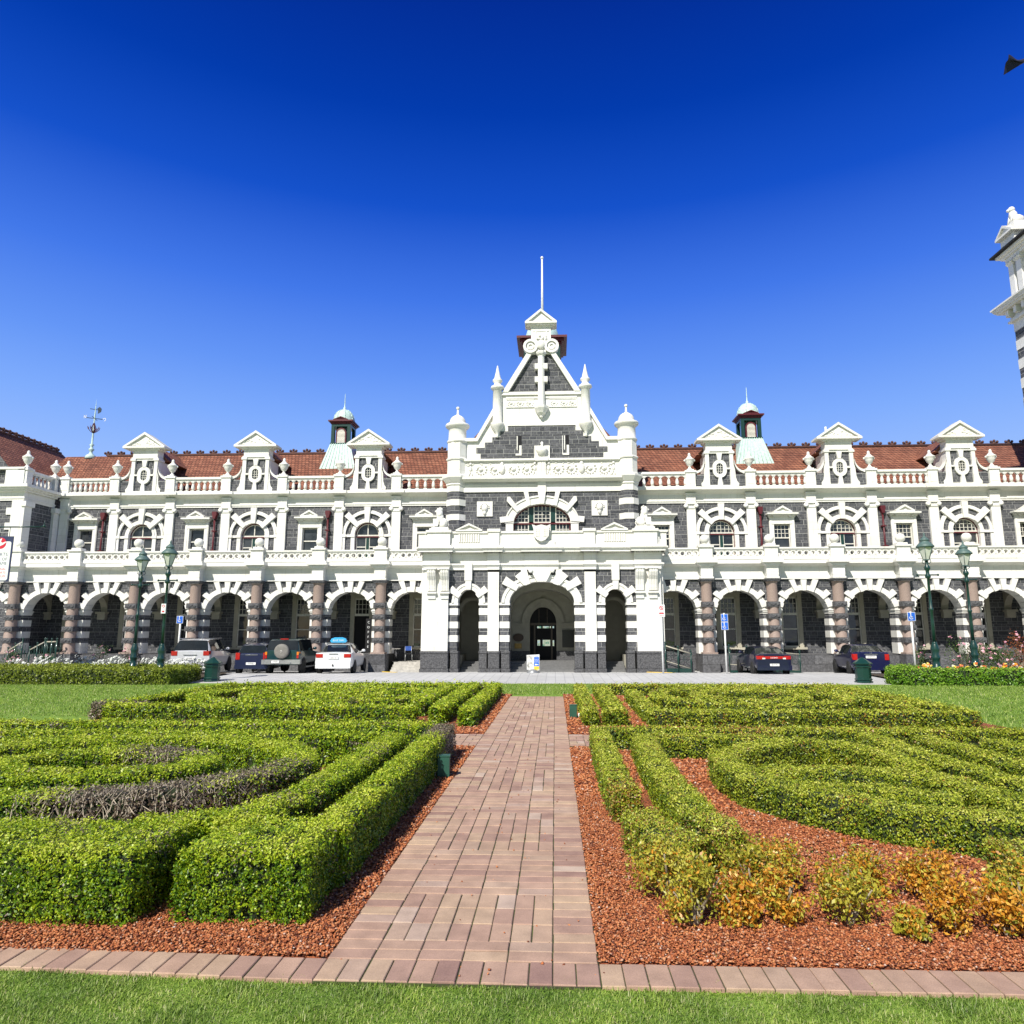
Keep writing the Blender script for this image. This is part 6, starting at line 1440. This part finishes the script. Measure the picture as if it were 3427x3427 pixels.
# cafe lettering, table, chairs
o=empty('cafe_sign',(-10.88,41.35,ZR)); tag(o,'black hanging cafe sign reading coffee beside the dark doorway','sign')
b=MB(); b.box(-.16,.16,0,.04,1.0,2.98); cp=b.build('sign_board',DARK,o)
for i,ch in enumerate('COFFEE'): text(ch,cp,WH,.18,(0,-.004,2.70-i*.28),name='letter')
def table(x,y):
    o=empty('cafe_table',(x,y,ZR+.53)); tag(o,'round cafe table on the landing beside the porch','table')
    b=MB(); b.lathe([(.34,.70),(.35,.72),(.34,.735)],0,0,20); b.build('table_top',STEEL,o); b=MB(); b.tube((0,0,0),(0,0,.7),.03); b.lathe([(.22,0),(.2,.03),(.03,.05)],0,0,14); b.build('leg',TRIM,o)
table(-9.2,40.9)
o=empty('cafe_chair',(-8.4,40.95,ZR+.53),.3); tag(o,'blue backed chair beside the round cafe table','chair')
b=MB(); b.box(-.2,.2,-.2,.2,.43,.46); b.build('seat',TRIM,o); b=MB(); b.box(-.2,.2,.18,.21,.62,.86); b.build('backrest',plain('blue_chair_back',(.05,.12,.45),.4),o)
for sx in(-1,1):
    for sy in(-1,1): b=MB(); b.tube((sx*.2,sy*.2,0),(sx*.18,sy*.18,.86 if sy>0 else .45),.013); b.build('leg',GREYM,o)
# entrance steps beside the porch
o=empty('entrance_steps',(-8.2,39.7,ZR)); tag(o,'pale stone steps leading up beside the left of the porch','steps')
for i in range(4): b=MB(); b.box(-.95,1.05,i*.28,1.2,i*.13+.001,(i+1)*.13); b.build('step',STEEL,o)
b=MB(); b.box(-.95,1.05,1.2,U+.35,.0,.53); b.build('landing',STEEL,o)
# railings
def railing(x0,z0,x1,z1,y,label,hh=.95):
    o=empty('railing',(x0,y,0)); tag(o,label,'railing'); n=max(2,int(abs(x1-x0)/.9)); L_=x1-x0
    b=MB(); b.tube((0,0,z0+hh),(L_,0,z1+hh),.035,.035,8); b.tube((0,0,z0+.1),(L_,0,z1+.1),.02,.02,6); b.build('handrail',plain('pale_handrail',(.45,.42,.33),.5) if 'pale_handrail' not in bpy.data.materials else bpy.data.materials['pale_handrail'],o)
    for i in range(n+1):
        t=i/n; b=MB(); z=z0+(z1-z0)*t; b.tube((L_*t,0,z-.3),(L_*t,0,z+hh+.1),.04,.04,8); b.blob((L_*t,0,z+hh+.16),.06,8); b.build('railing_post',GRN,o)
    b=MB()
    for i in range(n):
        t=(i+.5)/n; z=z0+(z1-z0)*t+hh*.55; c=L_*t
        for dx,r in ((-.2,.16),(.2,.16),(0,.10)): b.ring(c+dx,z+(0 if r>.12 else .22),r-.014,r,-.01,.01,0,360,14)
        for dx in (-.38,.38): b.tube((c+dx,0,z-.42),(c+dx,0,z+.36),.012)
    b.build('scrollwork',GRN,o); b=MB(); b.box(0,L_,-.02,.02,-.5,min(z0,z1)+.12); b.build('base_panel',GRN,o)
railing(9.3,-.05,13.0,-.38,39.0,'green scrolled ramp railing behind the dark blue saloon'); railing(5.95,.12,7.3,-.3,39.2,'green railing on the shaded ramp beside the porch',.9)
o=empty('ramp_wall',(5.75,39.35,ZR)); tag(o,'low ramp wall between porch and first column, shade put into its dark colour','wall'); b=MB(); b.prism([(0,0),(1.75,0),(1.75,.55),(.9,1.12),(0,1.15)],0,.1,'y'); b.build('ramp_shade_panel',BLK,o); b=MB(); b.box(0,1.7,.1,.5,0,.35); b.build('ramp_floor',BLK,o)  # panel and floor coloured near black to carry the shade on the ramp
railing(-30.9,-.2,-30.1,.3,39.3,'short green stair railing at the far left'); railing(-28.7,.3,-28.1,.3,39.3,'green landing railing between the first columns at the far left'); railing(-29.6,-.15,-28.75,.3,39.25,'sloping green stair rail behind the white flowers')
# ================================================================ flower beds
FW=leaf_mat('white_petal',[(0,(.6,.62,.55)),(.5,(.8,.82,.78)),(1,(.85,.85,.82))],None,.2); FP=leaf_mat('pink_petal',[(0,(.5,.15,.25)),(.5,(.7,.35,.42)),(1,(.8,.6,.6))],None,.2)
FM=leaf_mat('mixed_pansy_petal',[(0,(.30,.02,.25)),(.22,(.75,.10,.03)),(.4,(.8,.25,.03)),(.55,(.85,.65,.05)),(.7,(.8,.78,.5)),(.85,(.75,.72,.8)),(1,(.45,.03,.12))],None,.2)
RG=leaf_mat('rose_leaf',[(0,(.02,.05,.012)),(.5,(.06,.12,.02)),(1,(.16,.22,.05))]); BRL=leaf_mat('bronze_leaf',[(0,(.03,.02,.012)),(.5,(.07,.05,.03)),(1,(.12,.13,.05))]); RDL=leaf_mat('russet_leaf',[(0,(.14,.04,.015)),(.5,(.35,.09,.03)),(1,(.28,.22,.05))])
rs=random.Random(33)
for i in range(15):
    x=-26.6+i*.68; shrub(x+rs.uniform(-.1,.1),33.9+rs.uniform(-.3,.3),.48,.80,RG,'low white rose bush in the row behind the left clipped hedge','rose bush','white rose bushes behind the left hedge',0,.07,420,flowers=(FW,75,.13),name='rose_bush')
for x,y,h_,lb in ((-25.4,34.8,1.25,'pink rose bush by the stair railing'),(-22.6,34.9,1.5,'tall pink rose bush in front of the second column'),(-21.3,35.2,1.3,'thin brown rose bush left of the silver car'),(-27.0,34.6,1.3,'rose bush at the left picture edge')):
    shrub(x,y,.55,h_,RG if 'brown' not in lb else BRL,lb,'rose bush',None,0,.07,520,flowers=(FP,16,.10),name='rose_bush')
for i in range(16):
    x=15.4+i*.40; shrub(x+rs.uniform(-.08,.08),31.2+rs.uniform(-.3,.5),.36,.68,BRL,'small dark leaved plant with mixed pansies in the right flower bed','pansies','pansy clumps in the right flower bed',0,.07,260,flowers=(FM,26,.13),name='pansy_clump')
for x,y,r_,h_,mt,lb in ((18.9,34.3,.8,1.75,RG,'loose green bush behind the outer right street lamp'),(19.9,34.5,.9,1.65,RG,'wide green rose bush right of the outer lamp'),(17.3,34.8,.5,1.25,RG,'thin leggy rose bush between the two right lamps'),(20.6,34.2,.6,1.35,RG,'green bush beside the russet one'),(21.5,34.4,.75,1.85,RDL,'russet leaved bush at the right picture edge')):
    shrub(x,y,r_,h_,mt,lb,'bush',None,0,.08,1100,flowers=(FP,14,.10),name='flowering_bush')
# ---- grass blades at the photographer's feet
def blades(name,x0,x1,y0,y1,dens,ln,wd,label,seed,edge=None):
    r=np.random.default_rng(seed); n=int((x1-x0)*(y1-y0)*dens); X=r.uniform(x0,x1,n); Y=r.uniform(y0,y1,n)
    k=np.ones(n,bool)
    if edge is not None: k=edge(X,Y)
    X,Y=X[k],Y[k]; n=len(X); a=r.uniform(0,2*PI,n); L_=ln*r.uniform(.5,1.3,n)*(1+.35*np.sin(X*9+Y*5)*np.sin(Y*13)); th=r.uniform(.3,1.35,n)
    Z=np.array([gz(v) for v in Y]); d=np.stack([np.cos(a)*np.sin(th),np.sin(a)*np.sin(th),np.cos(th)],1); s=np.stack([-np.sin(a),np.cos(a),np.zeros(n)],1)*wd
    B0=np.stack([X,Y,Z-.003],1); m=B0+d*(L_*.55)[:,None]; d2=d.copy(); d2[:,2]*=.55; t=m+d2*(L_*.5)[:,None]
    V=np.stack([B0-s,B0+s,m+s*.8,m-s*.8,t],1).reshape(-1,3); b=np.arange(n)*5
    F=np.concatenate([np.stack([b,b+1,b+2],1),np.stack([b,b+2,b+3],1),np.stack([b+3,b+2,b+4],1)])
    return tag(npmesh(name,V,F,GR),label,'grass',kind='stuff')
def grass_mat():
    m,N,L,b=M('grass_blade'); g=geo(N); f=g.outputs['Random Per Island']
    c=ramp(N,L,f,[(0,(.13,.23,.02)),(.4,(.27,.42,.05)),(.75,(.42,.55,.10)),(.93,(.54,.58,.20)),(1,(.66,.60,.36))])
    k=ramp(N,L,noise(N,L,g.outputs[0],2.2,4),[(.33,(.58,.66,.6)),(.65,(1.12,1.08,1.05))]); c=mixc(N,L,1,c,k,'MULTIPLY')
    L.new(c,b.inputs['Base Color']); b.inputs['Roughness'].default_value=.5
    tr=N.new('ShaderNodeBsdfTranslucent'); L.new(c,tr.inputs[0]); mx=N.new('ShaderNodeMixShader'); mx.inputs[0].default_value=.35
    L.new(b.outputs[0],mx.inputs[1]); L.new(tr.outputs[0],mx.inputs[2]); L.new(mx.outputs[0],N['Material Output'].inputs[0]); return m
GR=grass_mat()
def edge(X,Y): return Y<np.where(X<-1.4,(-(X+1.4))*.045,0)+3.90+.02*np.sin(X*17)+.015*np.sin(X*41)
blades('foreground_grass',-4.2,4.2,2.2,4.05,22000,.030,.0018,'short mown grass along the front brick edging',1,edge)
blades('lawn_grass',-26,-9.6,15,27.7,420,.075,.006,'mown grass of the left lawn beside the far hedges',2)
blades('lawn_grass',8.2,26,12,28.6,420,.075,.006,'mown grass of the right lawn beside the far hedges',3)
blades('lawn_grass',-9.6,8.2,20.9,29.9,420,.075,.006,'mown grass strip between the garden and the kerb',5)
blades('weed_grass',1.9,2.5,5.75,6.3,900,.05,.003,'weedy grass tuft growing in the red mulch lane',6)
for x0,x1,y0,y1,sd_ in ((.5,1.5,4.12,4.26,7),(1.7,3.4,4.12,4.24,8),(-1.7,-1.28,4.12,4.2,9),(.75,.95,6.35,6.6,10),(1.3,1.9,4.3,4.45,11)): blades('weed_grass',x0,x1,y0,y1,500,.022,.003,'tiny weeds creeping between the red chips and the brick edging' if y0<4.2 else 'sparse weeds sprouting in the red chips beside the bushes',sd_)
# ================================================================ camera, sun, sky
cam=bpy.data.cameras.new('camera'); co=bpy.data.objects.new('camera',cam); C.objects.link(co); S.camera=co
pt,yw_,rl=R_(9.6575),R_(2.651),R_(-.068)
Fv=Vector((-sin(yw_)*cos(pt),cos(yw_)*cos(pt),sin(pt))); Rv=Fv.cross(Vector((0,0,1))).normalized(); Uv=Rv.cross(Fv)
Rv,Uv=cos(rl)*Rv+sin(rl)*Uv,-sin(rl)*Rv+cos(rl)*Uv
co.matrix_world=Matrix(((Rv.x,Uv.x,-Fv.x,0),(Rv.y,Uv.y,-Fv.y,0),(Rv.z,Uv.z,-Fv.z,1.75),(0,0,0,1)))
cam.sensor_fit='HORIZONTAL'; cam.sensor_width=36; cam.lens=36*2364.3/3427; cam.shift_x=-32.4/3427; cam.clip_end=2000
EL,AZ=R_(45),R_(24)           # sun in front-left of the facade
sd=Vector((-sin(AZ)*cos(EL),-cos(AZ)*cos(EL),sin(EL)))
sl=bpy.data.lights.new('sun','SUN'); sl.energy=4.7; sl.angle=R_(.53); sl.color=(1,.955,.88)
so=bpy.data.objects.new('sun',sl); C.objects.link(so); so.rotation_euler=sd.to_track_quat('Z','Y').to_euler(); so.location=(0,0,60)
w=bpy.data.worlds.new('World'); S.world=w; w.use_nodes=True; N=w.node_tree.nodes; L=w.node_tree.links
sky=N.new('ShaderNodeTexSky'); sky.sky_type='NISHITA'; sky.sun_disc=False; sky.sun_elevation=EL; sky.sun_rotation=math.atan2(sd.x,sd.y); sky.air_density=1.0; sky.dust_density=.3; sky.ozone_density=3.5
# deep polarised blue away from the sun, natural sky round the sun
tc=N.new('ShaderNodeTexCoord'); nv=N.new('ShaderNodeVectorMath'); nv.operation='NORMALIZE'; L.new(tc.outputs['Generated'],nv.inputs[0])
sx=N.new('ShaderNodeSeparateXYZ'); L.new(nv.outputs[0],sx.inputs[0])
gr=N.new('ShaderNodeValToRGB'); L.new(sx.outputs[2],gr.inputs[0]); e=gr.color_ramp.elements
stops=[(0,(.44,.60,.90)),(.20,(.33,.53,1.0)),(.28,(.215,.42,.99)),(.35,(.13,.31,.93)),(.44,(.055,.19,.82)),(.54,(.008,.085,.60)),(.63,(.001,.045,.42)),(.72,(.001,.026,.30)),(1,(.001,.018,.20))]
while len(e)<len(stops): e.new(.5)
for q,(p,c) in zip(e,stops): q.position=p; q.color=(*c,1)
bw=N.new('ShaderNodeRGBToBW'); L.new(sky.outputs[0],bw.inputs[0])
nm=N.new('ShaderNodeMix'); nm.data_type='RGBA'; nm.blend_type='MULTIPLY'; nm.inputs[0].default_value=1; nm.inputs[7].default_value=(8.1,8.1,8.1,1); L.new(gr.outputs[0],nm.inputs[6])
dt=N.new('ShaderNodeVectorMath'); dt.operation='DOT_PRODUCT'; L.new(nv.outputs[0],dt.inputs[0]); dt.inputs[1].default_value=tuple(sd)
mr=N.new('ShaderNodeMapRange'); mr.interpolation_type='SMOOTHSTEP'; L.new(dt.outputs['Value'],mr.inputs[0]); mr.inputs[1].default_value=.30; mr.inputs[2].default_value=.75
mn=N.new('ShaderNodeMix'); mn.data_type='RGBA'; L.new(mr.outputs[0],mn.inputs[0]); L.new(nm.outputs[2],mn.inputs[6]); hf=N.new('ShaderNodeMix'); hf.data_type='RGBA'; hf.blend_type='MULTIPLY'; hf.inputs[0].default_value=1; hf.inputs[7].default_value=(.6,.55,.48,1); L.new(sky.outputs[0],hf.inputs[6]); L.new(hf.outputs[2],mn.inputs[7])
L.new(mn.outputs[2],N['Background'].inputs[0]); N['Background'].inputs[1].default_value=.10
S.view_settings.view_transform='Standard'; S.view_settings.look='None'; S.view_settings.exposure=.30; S.view_settings.gamma=1
S.cycles.max_bounces=6; S.cycles.diffuse_bounces=2; S.cycles.glossy_bounces=3; S.cycles.transmission_bounces=3; S.cycles.transparent_max_bounces=6
